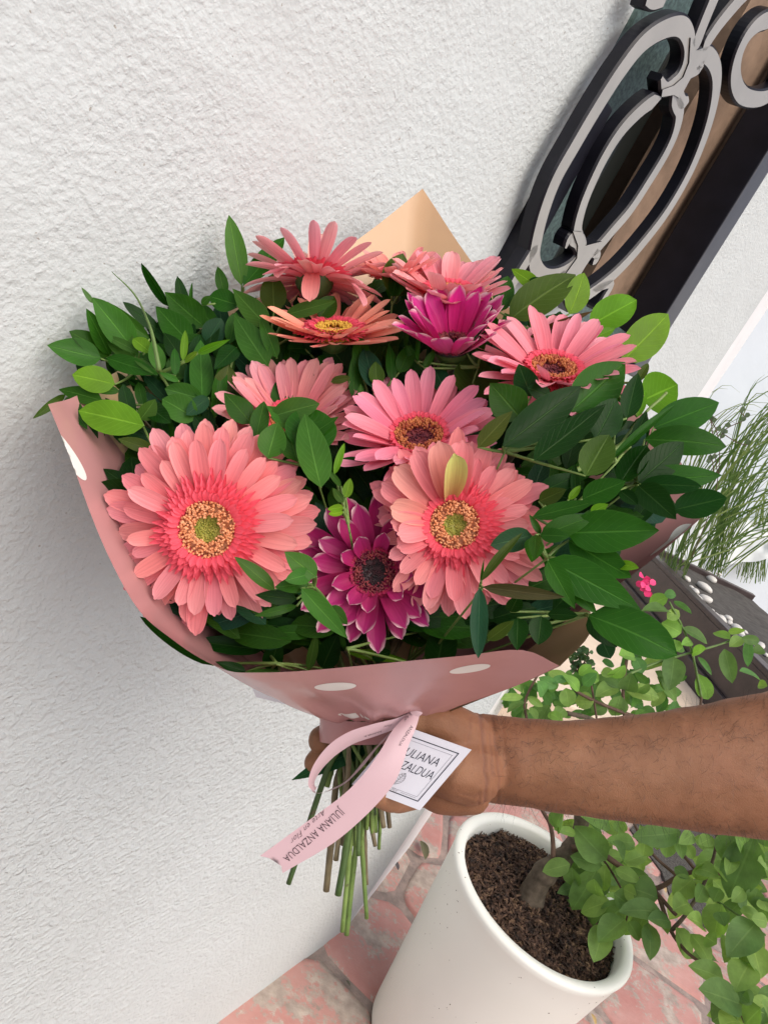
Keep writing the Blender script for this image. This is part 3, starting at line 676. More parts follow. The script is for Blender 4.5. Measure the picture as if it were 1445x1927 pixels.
for pts, a, b, mt in (
    ([Zu(1110, 720), Zu(1095, 640), Zu(1060, 480), Zu(1015, 370), Zu(950, 245)], .004, .003, 'green_twig'),
    ([Zu(740, 610), Zu(860, 560), Zu(1000, 515), Zu(1180, 465), Zu(1310, 420)], .004, .003, 'green_twig'),
    ([Zu(240, 830), Zu(232, 740), Zu(290, 620), Zu(312, 590)], .004, .003, 'twig'),
    ([Zu(900, 850), Zu(700, 790), Zu(500, 700), Zu(490, 660)], .006, .004, 'twig'),
    ([Zu(730, 850), Zu(720, 690), Zu(735, 560), Zu(740, 530)], .005, .004, 'twig'),
    ([Zu(440, 800), Zu(560, 830), Zu(650, 900)], .007, .007, 'bark'),
    ([Zu(1100, 850), Zu(1110, 720)], .004, .004, 'twig'), ([Zu(600, 900), Zu(560, 640)], .003, .003, 'twig')):
    branch(sh2, pts, a, b, mt, dup_)
mb = MB()                                 # papery pink bloom
for k in range(16):
    c = P(1214+rb.uniform(-6, 8), 1098+rb.uniform(-16, 20), 2.1); a = Vector((rb.uniform(-1, 1), rb.uniform(-1, 1), rb.uniform(-1, 1))).normalized()
    mb.add(*leaf_geo(c, c+a*.022, .02, toward(c)+Vector((rb.uniform(-.6, .6),)*3), ns=4, na=2))
mb.build('bloom', simple('hot_pink_bract', (.72, .03, .16), .6), sh2)
# fine-leaved plant on the cream step
fe = empty('small_leaved_plant', ray_z(1120, 1290, .25), 'sparse dark plant with tiny round leaves on the cream step by the planter', 'plant')
mb = MB(); mt_ = MB()
for k in range(9):
    x0, y0_ = rb.uniform(1085, 1140), 1330; pts = [P(x0, y0_, 2.5), P(x0-rb.uniform(-10, 12), 1290, 2.5), P(x0-rb.uniform(-25, 25), rb.uniform(1215, 1250), 2.5)]
    q = spline(pts, 8); mt_.add(*tube(q, .0018, 4))
    for p in q[3:]:
        for _ in range(2):
            a = Vector((rb.uniform(-1, 1), rb.uniform(-1, 1), rb.uniform(-1, 1))).normalized(); mb.add(*leaf_geo(p, p+a*.020, .014, toward(p), ns=3, na=2, point=.5))
o = mb.build('leaflets', M['leaf'], fe, color=(.05, .10, .045), kind='stuff'); mt_.build('stem', M['twig'], fe)

# ------------------------------------------------------------------ planter trough with pebbles, grass and a plastic sheet
ZT = 0.66
A = ray_z(1236, 1052, ZT); B = ray_z(1445, 1262, ZT); d_ = (B-A).normalized(); A2 = A-d_*0.5; B2 = B+d_*1.0
side_ = Vector((-d_.y, d_.x, 0)); side_ = side_ if side_.x > 0 else -side_
pl = empty('planter_trough', (A+B)/2-Vector((0, 0, ZT-.25)), 'long dark brown planter trough running along the right behind the arm', 'planter')
RW = 0.085
def pbox(name, o_, ax, ay, az, mat, par=pl, bv=.006):
    o = mk(name, *box(o_, ax, ay, az), mat, par, smooth=False); bevel(o, bv, 2); return o
L_ = (B2-A2)
pbox('side_wall', Vector((A2.x, A2.y, .25))+side_*.012, L_, side_*.05, Vector((0, 0, ZT-.285)), M['planter'])
pbox('rim', Vector((A2.x, A2.y, ZT-.034)), L_, side_*RW, Vector((0, 0, .034)), M['planter'])
pbox('lower_ledge', Vector((A2.x, A2.y, .25))-side_*.02, L_, side_*.03, Vector((0, 0, .12)), M['planter'])
pbox('end_wall', Vector((A2.x, A2.y, .25))+side_*.063, side_*1.2, d_*.05, Vector((0, 0, ZT-.26)), M['planter'])
mb = MB(); gn = 30; vs_ = []
for i in range(gn+1):
    for j in range(gn+1):
        q = A2+d_*.052+(L_-d_*.06)*(i/gn)+side_*(.064+1.2*j/gn); vs_.append(Vector((q.x, q.y, ZT-.05+.02*noise.noise(q*4))))
o = mk('weed_mat', vs_, [(i*(gn+1)+j, i*(gn+1)+j+1, (i+1)*(gn+1)+j+1, (i+1)*(gn+1)+j) for i in range(gn) for j in range(gn)], M['weedmat'], None); tag(o, 'brown grey weed matting covering the soil in the dark trough', 'matting', kind='stuff')
PB = [(1292, 1089, 14), (1325, 1105, 22), (1312, 1128, 22), (1327, 1127, 20), (1307, 1112, 14), (1338, 1090, 16), (1300, 1105, 10), (1324, 1147, 11), (1338, 1149, 9), (1345, 1158, 17), (1356, 1165, 18), (1370, 1163, 12), (1372, 1172, 13), (1365, 1180, 11), (1385, 1182, 18), (1392, 1192, 15), (1375, 1188, 10), (1398, 1200, 14), (1417, 1210, 12), (1430, 1215, 17), (1408, 1212, 10), (1440, 1232, 12), (1352, 1080, 11), (1333, 1078, 9), (1416, 1222, 9), (1402, 1189, 9)]
rp = random.Random(3)
ORD = 'first second third fourth fifth sixth seventh eighth ninth tenth eleventh twelfth thirteenth fourteenth fifteenth sixteenth seventeenth eighteenth nineteenth twentieth twenty-first twenty-second twenty-third twenty-fourth twenty-fifth last'.split()
PB.sort(key=lambda q: q[0]+q[1])
base_me = None
for i, (x, y, r) in enumerate(PB):
    c = ray_z(x, y, ZT-.035); rad = r/2*depth_of(c)/FPX*1.15
    bm = bmesh.new(); bmesh.ops.create_icosphere(bm, subdivisions=2, radius=1)
    for v in bm.verts: v.co *= 1+.16*noise.noise(v.co*1.3+Vector((i*3.1, 0, 0)))
    me = bpy.data.meshes.new('pebble'); bm.to_mesh(me); bm.free(); me.materials.append(M['pebble']); me.polygons.foreach_set('use_smooth', [True]*len(me.polygons))
    o = bpy.data.objects.new('pebble', me); COL.objects.link(o); o.location = c
    o.scale = (rad*rp.uniform(1.0, 1.35), rad*rp.uniform(.8, 1), rad*rp.uniform(.5, .75)); o.rotation_euler = (rp.uniform(-.2, .2), rp.uniform(-.2, .2), rp.uniform(0, 3))
    tag(o, 'smooth %swhite pebble, %s from the far corner along the dark trough' % ('large ' if r > 16 else 'small ' if r < 12 else '', ORD[i]), 'pebble', 'white pebbles in the dark trough')
# grass
def blade(mb, a, m1, b, wd, nh):
    pts = [a*(1-t)**2+m1*2*t*(1-t)+b*t*t for t in [k/9 for k in range(10)]]; vs_ = []; uv_ = []
    for i, p in enumerate(pts):
        t = (pts[min(i+1, 9)]-pts[max(0, i-1)]).normalized(); s = t.cross(nh).normalized(); ww = wd*(min(1, .5+i*.2))*(1-(i/9)**3)*.5+.0003
        nn = s.cross(t); vs_ += [p-s*ww, p-nn*ww*.3, p+s*ww]; uv_ += [(0, i/9), (.5, i/9), (1, i/9)]
    mb.add(vs_, [(i*3+k, i*3+k+1, (i+1)*3+k+1, (i+1)*3+k) for i in range(9) for k in range(2)], uv_)
rg = random.Random(9)
for (bx, by, nb, lab, e0_, e1_) in ((1262, 1078, 24, 'tall clump of arching grass nearest the trough corner', (1380, 730), (1600, 980)), (1335, 1075, 46, 'tall clump of arching ornamental grass right of the corner clump', (1440, 700), (1600, 1020)), (1412, 1085, 28, 'tall grass clump at the right edge beside the weed matting', (1450, 640), (1640, 930))):
    bp = ray_z(bx, by, ZT-.05); dd = depth_of(bp)
    e = empty('ornamental_grass', bp, lab, 'grass', 'ornamental grasses in the trough')
    for tn in range(3):
        mb = MB()
        for k in range(nb//3+8):
            a = P(bx+rg.uniform(-28, 28), by+rg.uniform(-10, 14), dd+rg.uniform(-.1, .1)); u = rg.random()
            ex = e0_[0]+(e1_[0]-e0_[0])*u+rg.uniform(-50, 60); ey = e0_[1]+(e1_[1]-e0_[1])*rg.random()
            db = dd+rg.uniform(-.5, .25); b = P(ex, ey, db)
            m1 = P(bx+(ex-bx)*rg.uniform(.25, .5)+rg.uniform(-25, 25), min(by, ey)-rg.uniform(-70, 95), (dd+db)/2)
            blade(mb, a, m1, b, rg.uniform(.005, .013), toward(a))
        mb.build('blades', M['grass'], e, color=[(.055, .10, .03), (.09, .14, .05), (.14, .18, .07)][tn], kind='stuff')
# thin seedling twig over the grass
tw = empty('wispy_twig', ray_z(1330, 1060, ZT-.05), 'wispy twig with tiny dry leaves rising beside the grass', 'twig')
mb = MB(); ml = MB()
for pts in ([(1300, 1050), (1340, 950), (1352, 880), (1358, 815), (1400, 790), (1392, 775)], [(1352, 830), (1345, 805), (1335, 790)], [(1358, 815), (1385, 832), (1405, 838)], [(1345, 905), (1340, 870), (1336, 855)], [(1350, 900), (1330, 740), (1322, 742), (1318, 745)]):
    q = spline([P(x, y, 3.0) for x, y in pts], 5); mb.add(*tube(q, .0018, 4))
    for p in q[len(q)//2:]:
        if rg.random() < .6:
            a = (CR*rg.uniform(-1, 1)+CU*rg.uniform(-1, 1)).normalized(); ml.add(*leaf_geo(p, p+a*.026, .019, toward(p), ns=4, na=2, point=.5))
mb.build('stem', M['twig'], tw); ml.build('leaflets', M['leaf'], tw, color=(.08, .11, .07), kind='stuff')
# crumpled sheet
C0 = [(1232, 985), (1300, 972), (1380, 962), (1470, 955)]; C1 = [(1240, 1048), (1300, 1075), (1372, 1062), (1470, 1050)]
vs_ = []; nu, nv = 46, 18; SHD = depth_of(ray_z(1330, 1050, ZT-.05))+.35
for j in range(nv+1):
    for i in range(nu+1):
        u = i/nu*3; k = min(2, int(u)); f = u-k
        x = (C0[k][0]*(1-f)+C0[k+1][0]*f)*(1-j/nv)+(C1[k][0]*(1-f)+C1[k+1][0]*f)*j/nv; y = (C0[k][1]*(1-f)+C0[k+1][1]*f)*(1-j/nv)+(C1[k][1]*(1-f)+C1[k+1][1]*f)*j/nv
        p = P(x, y, SHD-.35*j/nv)
        q = noise.fractal(Vector((x*.022, y*.022, 5)), .8, 2.2, 4); r_ = abs(noise.noise(Vector((x*.03, y*.045, 1))))
        vs_.append(p+toward(p)*(q*.035-r_*.09+.05)+CU*(.04*noise.noise(Vector((x*.02, j*.1, 0)))))
o = mk('plastic_sheet', vs_, [(j*(nu+1)+i, j*(nu+1)+i+1, (j+1)*(nu+1)+i+1, (j+1)*(nu+1)+i) for j in range(nv) for i in range(nu)], M['bag']); tag(o, 'crumpled white plastic sheet lying behind the tall grass', 'plastic sheet')
# dry leaves on the floor
for x, y, L_, c_, lab in ((796, 1600, 36, (.13, .12, .06), 'curled grey green dry leaf on the paving beside the pot'), (745, 1628, 20, (.10, .085, .09), 'torn dark scrap of leaf on the paving near the stems'), (1116, 1918, 22, (.50, .34, .14), 'small yellow dry leaf on the paving in front of the pot'), (1248, 1672, 18, (.50, .36, .18), 'small tan dry leaf on the dark gravel patch'), (655, 1850, 12, (.10, .09, .06), 'tiny dark dry leaf on the mortar left of the pot')):
    a = ray_z(x-4, y-L_*.5, .014); b = ray_z(x+4, y+L_*.5, .014); o = mk('fallen_leaf', *leaf_geo(a, b, (b-a).length*.4, Vector((0, 0, 1)), fold=.5, ns=6)[:2], simple('dry_leaf', c_, .8)); tag(o, lab, 'leaf', 'dry leaves on the ground')

# ------------------------------------------------------------------ the bouquet
BP = Vector(P(715, 1352, .50))                    # where everything is bound together
def DS(px, py): return max(.385, .40+(990-py)*.0002)
# wrapping paper: a wide cone of stiff paper, rim loop down to the gather
RIM = [(1052, 1253, .392), (980, 1223, .380), (870, 1234, .372), (760, 1245, .367), (650, 1256, .364), (560, 1263, .364), (480, 1265, .366), (430, 1262, .368), (372, 1238, .372), (318, 1200, .376), (265, 1150, .380), (215, 1062, .386), (172, 970, .392), (130, 862, .400), (90, 760, .408),
       (150, 745, .445), (240, 690, .47), (380, 610, .50), (560, 520, .53), (684, 443, .55), (795, 357, .565), (882, 487, .548), (980, 600, .53), (1110, 700, .515), (1230, 800, .50), (1332, 962, .470), (1215, 1062, .448), (1112, 1136, .430), (1112, 1192, .418)]
def rimpt(i):
    x, y, d = RIM[i % len(RIM)]; return Pb(x, y, d)
KN = 4; nR = len(RIM); sharp = {0, 14, 20, 25, 27}
loop = []                                           # (point, t)
for i in range(nR):
    a, b = rimpt(i), rimpt(i+1); pa = rimpt(i-1) if i not in sharp else a*2-b; pb = rimpt(i+2) if (i+1) % nR not in sharp else b*2-a
    for k in range(KN):
        t = k/KN; loop.append((0.5*((2*a)+(b-pa)*t+(2*pa-5*a+4*b-pb)*t*t+(3*a-pa-3*b+pb)*t**3), i+t))
# ring angle for every rim point (screen-like angle about the bound point, front = down)
def ringpt(tt):
    T = tt/nR
    # knots: rim index -> angle (deg; 0=right, 90=front/bottom, 180=left, 270=back)
    kn = [(0, 20), (3, 80), (7, 140), (10, 165), (14, 195), (20, 270), (25, 340), (29, 380)]
    for (a, x), (b, y) in zip(kn, kn[1:]):
        if a <= tt <= b: an = R_(x+(y-x)*(tt-a)/(b-a)); break
    return P(703+104*math.cos(an), 1342+17*math.sin(an), .50-.030*math.sin(an))
NJ = 14
def cone_pt(i, v):                                  # i over loop index (float ok), v 0 rim .. 1 ring
    n = len(loop); i0 = int(math.floor(i)) % n; f = i-math.floor(i); i1 = (i0+1) % n
    a = loop[i0][0]*(1-f)+loop[i1][0]*f
    t0, t1 = loop[i0][1], loop[i1][1] if i1 else nR
    b = ringpt(t0*(1-f)+t1*f)
    p = a*(1-v)+b*v
    ctr = P(715, 1200, .47); out = (p-ctr)
    bel = math.sin(math.pi*v)*.0025
    wr = (.0034*math.sin(i*.55+.4*math.sin(i*.21))+.0018*math.sin(i*1.31+1))*v**1.3*(1-.5*v)+.0010*math.sin(i*.33+v*7)
    q = p+out.normalized()*(bel+wr)
    # never touch the wall
    dd = (q-WK).dot(WN)
    if dd < .014: q = q+WN*(.014-dd)
    return q
def cone_part(name, i0, i1, mat, par, off=0):
    cols = list(range(i0, i1+1)); vs_ = []
    for j in range(NJ+1):
        for i in cols: vs_.append(cone_pt(i, j/NJ))
    nc = len(cols)
    return mk(name, vs_, [(j*nc+k, j*nc+k+1, (j+1)*nc+k+1, (j+1)*nc+k) for j in range(NJ) for k in range(nc-1)], mat, par)
wrap = empty('bouquet_wrapping', BP, 'dusty pink paper with white dots and peach inner sheet wrapped round the flowers', 'wrapping paper')
cone_part('pink_sheet', 0, 15*KN, M['paper_pink'], wrap)
cone_part('peach_sheet', 15*KN, 22*KN, M['paper_kraft'], wrap)
cone_part('pink_flap', 22*KN, 27*KN, M['paper_pink'], wrap)
cone_part('peach_fold', 27*KN, 29*KN, M['paper_kraft'], wrap)
# white thin border along the front rim
def strip_along(i0, i1, v0, v1, off, mat, name, par, seg=None):
    vs_ = []; k = 0; m_ = int((i1-i0)*2)
    for a in range(m_+1):
        i = i0+(i1-i0)*a/m_
        for v in (v0, v1):
            p = cone_pt(i, v); vs_.append(p+toward(p)*off); k += 1
    return mk(name, vs_, [(2*a, 2*a+2, 2*a+3, 2*a+1) for a in range(m_)], mat, par)
def find_iv(px, py, i0, i1):                         # where on the sheet a dot sits
    best = None
    for a in range(int((i1-i0)*3)+1):
        i = i0+a/3
        for b in range(0, 41):
            v = b/40; p = cone_pt(i, v)-CAM; d = p.dot(FW); x = 722.5+FPX*p.dot(CR)/d; y = 963.5-FPX*p.dot(CU)/d
            e = (x-px)**2+(y-py)**2
            if best is None or e < best[0]: best = (e, i, v)
    return best[1], best[2]
def dot(px, py, i0, i1, r=.0125, lo=0.0):
    ci, cv = find_iv(px, py, i0, i1); c = cone_pt(ci, cv)
    du = (cone_pt(ci+.5, cv)-cone_pt(ci-.5, cv)).length; dv = (cone_pt(ci, min(1, cv+.02))-cone_pt(ci, max(0, cv-.02))).length/(min(1, cv+.02)-max(0, cv-.02))
    vs_ = []; n = 40
    def cl(i, v): p = cone_pt(i, max(lo, min(.995, v))); return p+toward(p)*.0004
    vs_.append(cl(ci, cv))
    for ring in range(1, 6):
        for k in range(n):
            a = 2*math.pi*k/n; vs_.append(cl(ci+r*ring/5*math.cos(a)/du, cv+r*(.62 if lo == 0 and i0 < 44 else 1)*ring/5*math.sin(a)/dv))
    fs_ = [(0, 1+k, 1+(k+1) % n) for k in range(n)]+[(1+q*n+k, 1+(q+1)*n+k, 1+(q+1)*n+(k+1) % n, 1+q*n+(k+1) % n) for q in range(4) for k in range(n)]
    mk('polka_dot', vs_, fs_, M['paper_dot'], wrap)
for a in ((628, 1292, 2, 40, .0108), (884, 1259, 0, 24, .0112), (665, 1346, 2, 40, .0108), (868, 1300, 0, 24, .0110), (106, 868, 44, 60, .0125), (1262, 1018, 100, 112, .0125), (480, 1296, 20, 40, .008)):
    if a[0] in (480, 868): continue
    dot(*a)
tq = [P(472, 1288, .47), P(520, 1292, .462), P(585, 1330, .468), P(540, 1326, .475), P(482, 1312, .478)]
mk('white_tissue', tq+[p+FW*.0008 for p in tq], [(0, 1, 2, 3, 4), (9, 8, 7, 6, 5)]+[(i, 5+i, 5+(i+1) % 5, (i+1) % 5) for i in range(5)], M['card'], wrap, smooth=False)
# paper neck squeezed under the knot
def ell(cx, cy, rx, ry, d, dr, n=28): return [P(cx+rx*math.cos(2*math.pi*k/n), cy+ry*math.sin(2*math.pi*k/n), d-dr*math.sin(2*math.pi*k/n)) for k in range(n)]
rows = [ell(703, 1344, 102, 15, .50, .028), ell(690, 1360, 88, 11, .50, .026), ell(680, 1378, 80, 9, .50, .024), ell(676, 1394, 76, 8, .50, .023)]
vs_ = [p for r in rows for p in r]
mk('paper_neck', vs_, [(j*28+k, j*28+(k+1) % 28, (j+1)*28+(k+1) % 28, (j+1)*28+k) for j in range(3) for k in range(28)], M['paper_pink'], wrap)

# ---- stems below the hand: (top px, end px, width px, material)
ENDS = [((620, 1440), (543, 1663), 10, 'stem_d'), ((640, 1450), (614, 1676), 13, 'stem_b'), ((668, 1480), (636, 1684), 13, 'stem_d'), ((668, 1450), (644, 1753), 9, 'stem'), ((688, 1450), (652, 1759), 10, 'stem'), ((676, 1480), (690, 1728), 8, 'stem'), ((684, 1480), (690, 1664), 7, 'stem_b'), ((690, 1480), (706, 1592), 8, 'stem_b'), ((712, 1480), (722, 1557), 9, 'stem_b'), ((728, 1480), (733, 1557), 9, 'stem_b'), ((700, 1480), (705, 1533), 8, 'stem_d'), ((655, 1460), (632, 1618), 10, 'stem_b'), ((672, 1470), (674, 1610), 8, 'stem_d'), ((645, 1440), (640, 1560), 10, 'stem'), ((715, 1470), (700, 1545), 8, 'stem_b'), ((650, 1470), (645, 1590), 9, 'stem_b'), ((702, 1470), (690, 1560), 8, 'stem'), ((635, 1420), (615, 1480), 12, 'stem'), ((662, 1440), (655, 1560), 9, 'stem_d')]
rs_ = random.Random(4); endn = [0]
def next_stem(par, p_from, thick=None, matn=None):
    """a stem from p_from through the binding to one of the cut ends"""
    k = endn[0] % len(ENDS); lap = endn[0]//len(ENDS); endn[0] += 1
    (tx, ty), (ex, ey), w_, mt = ENDS[k]
    if lap: ex = rs_.uniform(650, 715); ey = rs_.uniform(1530, 1600); tx = ex+2; ty = 1470; w_ = 7; mt = 'stem'
    dd = .500+rs_.uniform(-.010, .012); r = w_/2*.5/FPX
    bnd = P(680+rs_.uniform(-35, 40), 1385, dd); top = P(tx, ty, dd); end = P(ex, ey, dd+.01*rs_.uniform(-.4, 1))
    mid = P(705+rs_.uniform(-45, 45), 1335, .50+rs_.uniform(-.012, .012))
    q = spline([p_from, p_from*.45+mid*.55+FW*.01, mid, bnd, top, top*.5+end*.5+CR*rs_.uniform(-.001, .001), end], 6)
    rad_ = []
    for i, p in enumerate(q):
        f = i/(len(q)-1); rr = (r*(.45+.55*min(1, f*1.4)) if thick is None else thick+(r-thick)*f)
        rad_.append(rr*(1+.10*noise.noise(p*120)+(.18 if (i % 9 == 4 and f > .6) else 0)))
    mb = MB(); mb.add(*tube(q, rad_, 9)); return mb.build('stem', M[matn or mt], par)

# ---- gerberas
def petal_mesh(name, L, W, e0, e1, cup, mat, rr, tip=.5, twist=0, ns=9, na=4):
    """petal in local frame: starts at origin along +X, face up +Z"""
    x = z = 0; vs_ = []; uv_ = []
    for i in range(ns+1):
        s = 1-(1-i/ns)**1.6; e = R_(e0+e1*s); ds = (s-(1-(1-(i-1)/ns)**1.6)) if i else 0
        if i: x += L*ds*math.cos(e); z += L*ds*math.sin(e)
        ww = .42+.58*math.sin(min(1, s/.68)*math.pi/2)
        if s > .68: ww = max(.22, math.sqrt(max(0, 1-((s-.68)/.322)**(2.1+tip))))
        for k in range(na+1):
            c = (k/na-.5)*2; nx, nz = -math.sin(e), math.cos(e)
            h = (abs(c)**1.5*cup*W*.5 - (.045*W if abs(c) == .5 else 0))*ww
            y = c*W/2*ww+twist*W*s*s*.2; dx = -.04*L*(1-abs(c)) * 0
            tipback = (abs(c)**2)*W*(.10 if i == ns else .05 if i == ns-1 else 0)
            vs_.append(Vector((x+nx*h-tipback*math.cos(e), y, z+nz*h-tipback*math.sin(e)))); uv_.append((k/na, s))
    fs_ = [(i*(na+1)+k, (i+1)*(na+1)+k, (i+1)*(na+1)+k+1, i*(na+1)+k+1) for i in range(ns) for k in range(na)]
    me = bpy.data.meshes.new(name); me.from_pydata(vs_, [], fs_); me.materials.append(mat); me.polygons.foreach_set('use_smooth', [True]*len(fs_))
    ul = me.uv_layers.new(name='uv')
    for lp in me.loops: ul.data[lp.index].uv = uv_[lp.vertex_index]
    me.update(); return me
def bead(c, d, r, L_, n=5):
    d = d.normalized(); a = Vector((0, 0, 1)).cross(d); a = a.normalized() if a.length > .01 else Vector((1, 0, 0)); b = d.cross(a); vs_ = []
    for k in range(n):
        an = 2*math.pi*k/n; vs_.append(c+(a*math.cos(an)+b*math.sin(an))*r*.6)
    for k in range(n):
        an = 2*math.pi*k/n; vs_.append(c+d*L_*.75+(a*math.cos(an)+b*math.sin(an))*r)
    vs_.append(c+d*L_)
    return vs_, [(k, (k+1) % n, n+(k+1) % n, n+k) for k in range(n)]+[(n+k, n+(k+1) % n, 2*n) for k in range(n)]
def gerbera(label, px, py, d, axis, R, layers, col, col_in, kind='orange', mat='petal', spin=0, seed=0, disc=.285, inner=True, special=(), innerlen=.30):
    rr = random.Random(seed*17+3)
    c = Pb(px, py, d); ax = (CR*axis[0]+CU*axis[1]-FW*axis[2]).normalized()
    X = (CR-ax*CR.dot(ax)).normalized(); Y = ax.cross(X); rot = Matrix((X, Y, ax)).transposed()
    root = empty('gerbera', c, label, 'flower', 'gerbera flowers in the bouquet')
    def place(me, ang, r_, dz, tilt, name='petal', colr=col, sc_=1.0, roll=0):
        o = bpy.data.objects.new(name, me); COL.objects.link(o); o.parent = root
        q = Matrix.Rotation(ang, 3, 'Z') @ Matrix.Rotation(-tilt, 3, 'Y') @ Matrix.Rotation(roll, 3, 'X')
        M3 = (rot @ q).to_4x4(); M3.translation = rot @ Vector((r_*math.cos(ang), r_*math.sin(ang), dz))
        o.matrix_local = M3 @ Matrix.Scale(sc_, 4); o.color = (*colr, 1); return o
    for li, (n, fr, wf, e0, e1, cup, dz) in enumerate(layers):
        ms = [petal_mesh('petal', R*fr*rr.uniform(.93, 1.05)-R*.16, R*wf*rr.uniform(.9, 1.1), e0+rr.uniform(-4, 4), e1+rr.uniform(-10, 10), cup*rr.uniform(.6, 1.4), M[mat], rr, tip=rr.uniform(-.1, .6), twist=rr.uniform(-1, 1)) for _ in range(5)]
        for k in range(n):
            an = 2*math.pi*(k+rr.uniform(-.22, .22))/n+spin+li*.13
            if any(abs((an-R_(s_)+math.pi) % (2*math.pi)-math.pi) < R_(w_) and (lk is None or lk == li) for s_, w_, lk in special): continue
            cc = tuple(x*rr.uniform(.93, 1.07) for x in col)
            place(rr.choice(ms), an, R*.16, dz*R+rr.uniform(-.006, .006)*R*2, R_(rr.uniform(-4, 4)), colr=cc, sc_=rr.uniform(.92, 1.05), roll=rr.uniform(-.22, .22))
    if inner:                                   # short bright ray florets round the disc
        mb = MB()
        for ri, (n, r_, L2, e) in enumerate(((46, disc*.80, innerlen*1.05, 14), (44, disc*.84, innerlen*.80, 24), (42, disc*.88, innerlen*.58, 36), (38, disc*.92, innerlen*.36, 48))):
            for k in range(n):
                an = 2*math.pi*(k+rr.uniform(-.3, .3))/n+ri*.07; LL = R*L2*rr.uniform(.8, 1.12); W = R*.062*rr.uniform(.8, 1.15)
                x = R*r_; z = R*(.045+.028*ri); vs_ = []; uv_ = []
                for i in range(5):
                    s = i/4; ee = R_(e*(1-s*.9)+rr.uniform(-3, 3))
                    if i: x += LL/4*math.cos(ee); z += LL/4*math.sin(ee)
                    ww = (.6, .9, 1, .85, .15)[i]*W/2
                    for c2 in (-1, 0, 1):
                        y = c2*ww; zz = z+(.25*W if c2 else 0)
                        vs_.append(c+rot@Vector((x*math.cos(an)-y*math.sin(an), x*math.sin(an)+y*math.cos(an), zz))); uv_.append(((c2+1)/2, .15+.35*s))
                mb.add(vs_, [(i*3+k2, i*3+k2+1, (i+1)*3+k2+1, (i+1)*3+k2) for i in range(4) for k2 in range(2)], uv_)
        mb.build('ray_florets', M[mat if mat == 'petal' else 'petal'], root, color=col_in, kind='stuff')
    pal = {'orange': ('fl_orange', 'fl_green'), 'dark': ('fl_rust', 'fl_wine'), 'wine': ('fl_wine', 'fl_dark'), 'yellow': ('fl_yellow', 'fl_orange')}[kind]
    mb = MB(); rin = disc*(.43 if kind == 'orange' else .52)
    for k in range(520):
        q = rr.random()**.8; r_ = R*(rin+(disc-rin)*q); an = rr.uniform(0, 6.283)
        lean = (r_/R-rin)/(disc-rin)-.35; h = R*(.05+.05*math.sin(math.pi*((r_/R-rin)/(disc-rin)*.8+.1)))
        dl = Vector((math.cos(an)*lean*.8+rr.uniform(-.3, .3), math.sin(an)*lean*.8+rr.uniform(-.3, .3), 1)).normalized()
        p = Vector((r_*math.cos(an), r_*math.sin(an), h)); v_, f_ = bead(p, dl, R*.013, R*.055*rr.uniform(.6, 1.2)); mb.add([c+rot@q_ for q_ in v_], f_)
    mb.build('disc_florets', M[pal[0]], root, kind='stuff')
    mb = MB(); n = 24; vs_ = []
    for j in range(9):
        r_ = R*disc*(.97 if kind != 'orange' else .97)*j/8; hh = R*(.07-.045*(1-(j/8))**2) if kind == 'orange' else R*(.06-.05*(1-j/8)**2)
        if j == 8: hh = -R*.03
        for k in range(n): a = 2*math.pi*k/n; vs_.append(c+rot@Vector((r_*math.cos(a), r_*math.sin(a), hh)))
    mb.add(vs_, [(j*n+k, j*n+(k+1) % n, (j+1)*n+(k+1) % n, (j+1)*n+k) for j in range(8) for k in range(n)])
    for k in range(190):
        r_ = R*rin*1.05*math.sqrt(rr.random()); an = rr.uniform(0, 6.283); hh = R*(.07-.045*(1-r_/(R*disc))**2)-.0003
        v_, f_ = bead(Vector((r_*math.cos(an), r_*math.sin(an), hh)), Vector((0, 0, 1)), R*.011, R*.022, 5); mb.add([c+rot@q_ for q_ in v_], f_)
    o_ = mb.build('disc', M[pal[1]], root)
    if kind in ('orange', 'yellow'):
        o_.data.materials.append(M[pal[0]]); rr2 = (R*rin*1.02)
        for pl_ in o_.data.polygons:
            if (pl_.center-ax*pl_.center.dot(ax)).length > rr2: pl_.material_index = 1
    # green involucre and stem behind
    mb = MB(); prof_ = [(.26, -.005), (.25, -.06), (.20, -.15), (.10, -.24), (.05, -.32)]; vs_ = []
    for r_, z in prof_:
        for k in range(20): a = 2*math.pi*k/20; vs_.append(c+rot@Vector((R*r_*math.cos(a), R*r_*math.sin(a), R*z)))
    mb.add(vs_, [(j*20+k, j*20+(k+1) % 20, (j+1)*20+(k+1) % 20, (j+1)*20+k) for j in range(4) for k in range(20)]); mb.build('calyx', M['stem_d'], root)
    next_stem(root, c-ax*R*.3, thick=.0025)
    return root, rot, c, ax, place, rr
SAL, SAL_IN = (.90, .245, .265), (.92, .12, .175)
PNK, PNK_IN = (.90, .255, .34), (.90, .12, .19)
DUS = (.80, .27, .285); PEA = (.92, .30, .22); MAG, MAG_IN = (.40, .008, .11), (.36, .008, .07)
FL = []
FL.append(gerbera('large open salmon gerbera with yellow green centre, lowest at left', 396, 994, .399, (-.03, -.06, 1), .0580, [(32, 1.03, .20, -7, -12, .22, -.05), (32, .96, .192, 0, -10, .24, -.01), (24, .82, .168, 7, -10, .26, .02)], SAL, SAL_IN, seed=1, spin=.1))
F2 = gerbera('large salmon gerbera with yellow green centre, overlapping a magenta one', 856, 988, .400, (-.12, .06, 1), .0505, [(31, 1.04, .205, 2, -10, .24, -.05), (31, .96, .195, 8, -14, .26, -.01), (24, .82, .175, 14, -16, .28, .02)], SAL, SAL_IN, seed=2, spin=.2, special=((205, 30, 0), (200, 26, 1)))
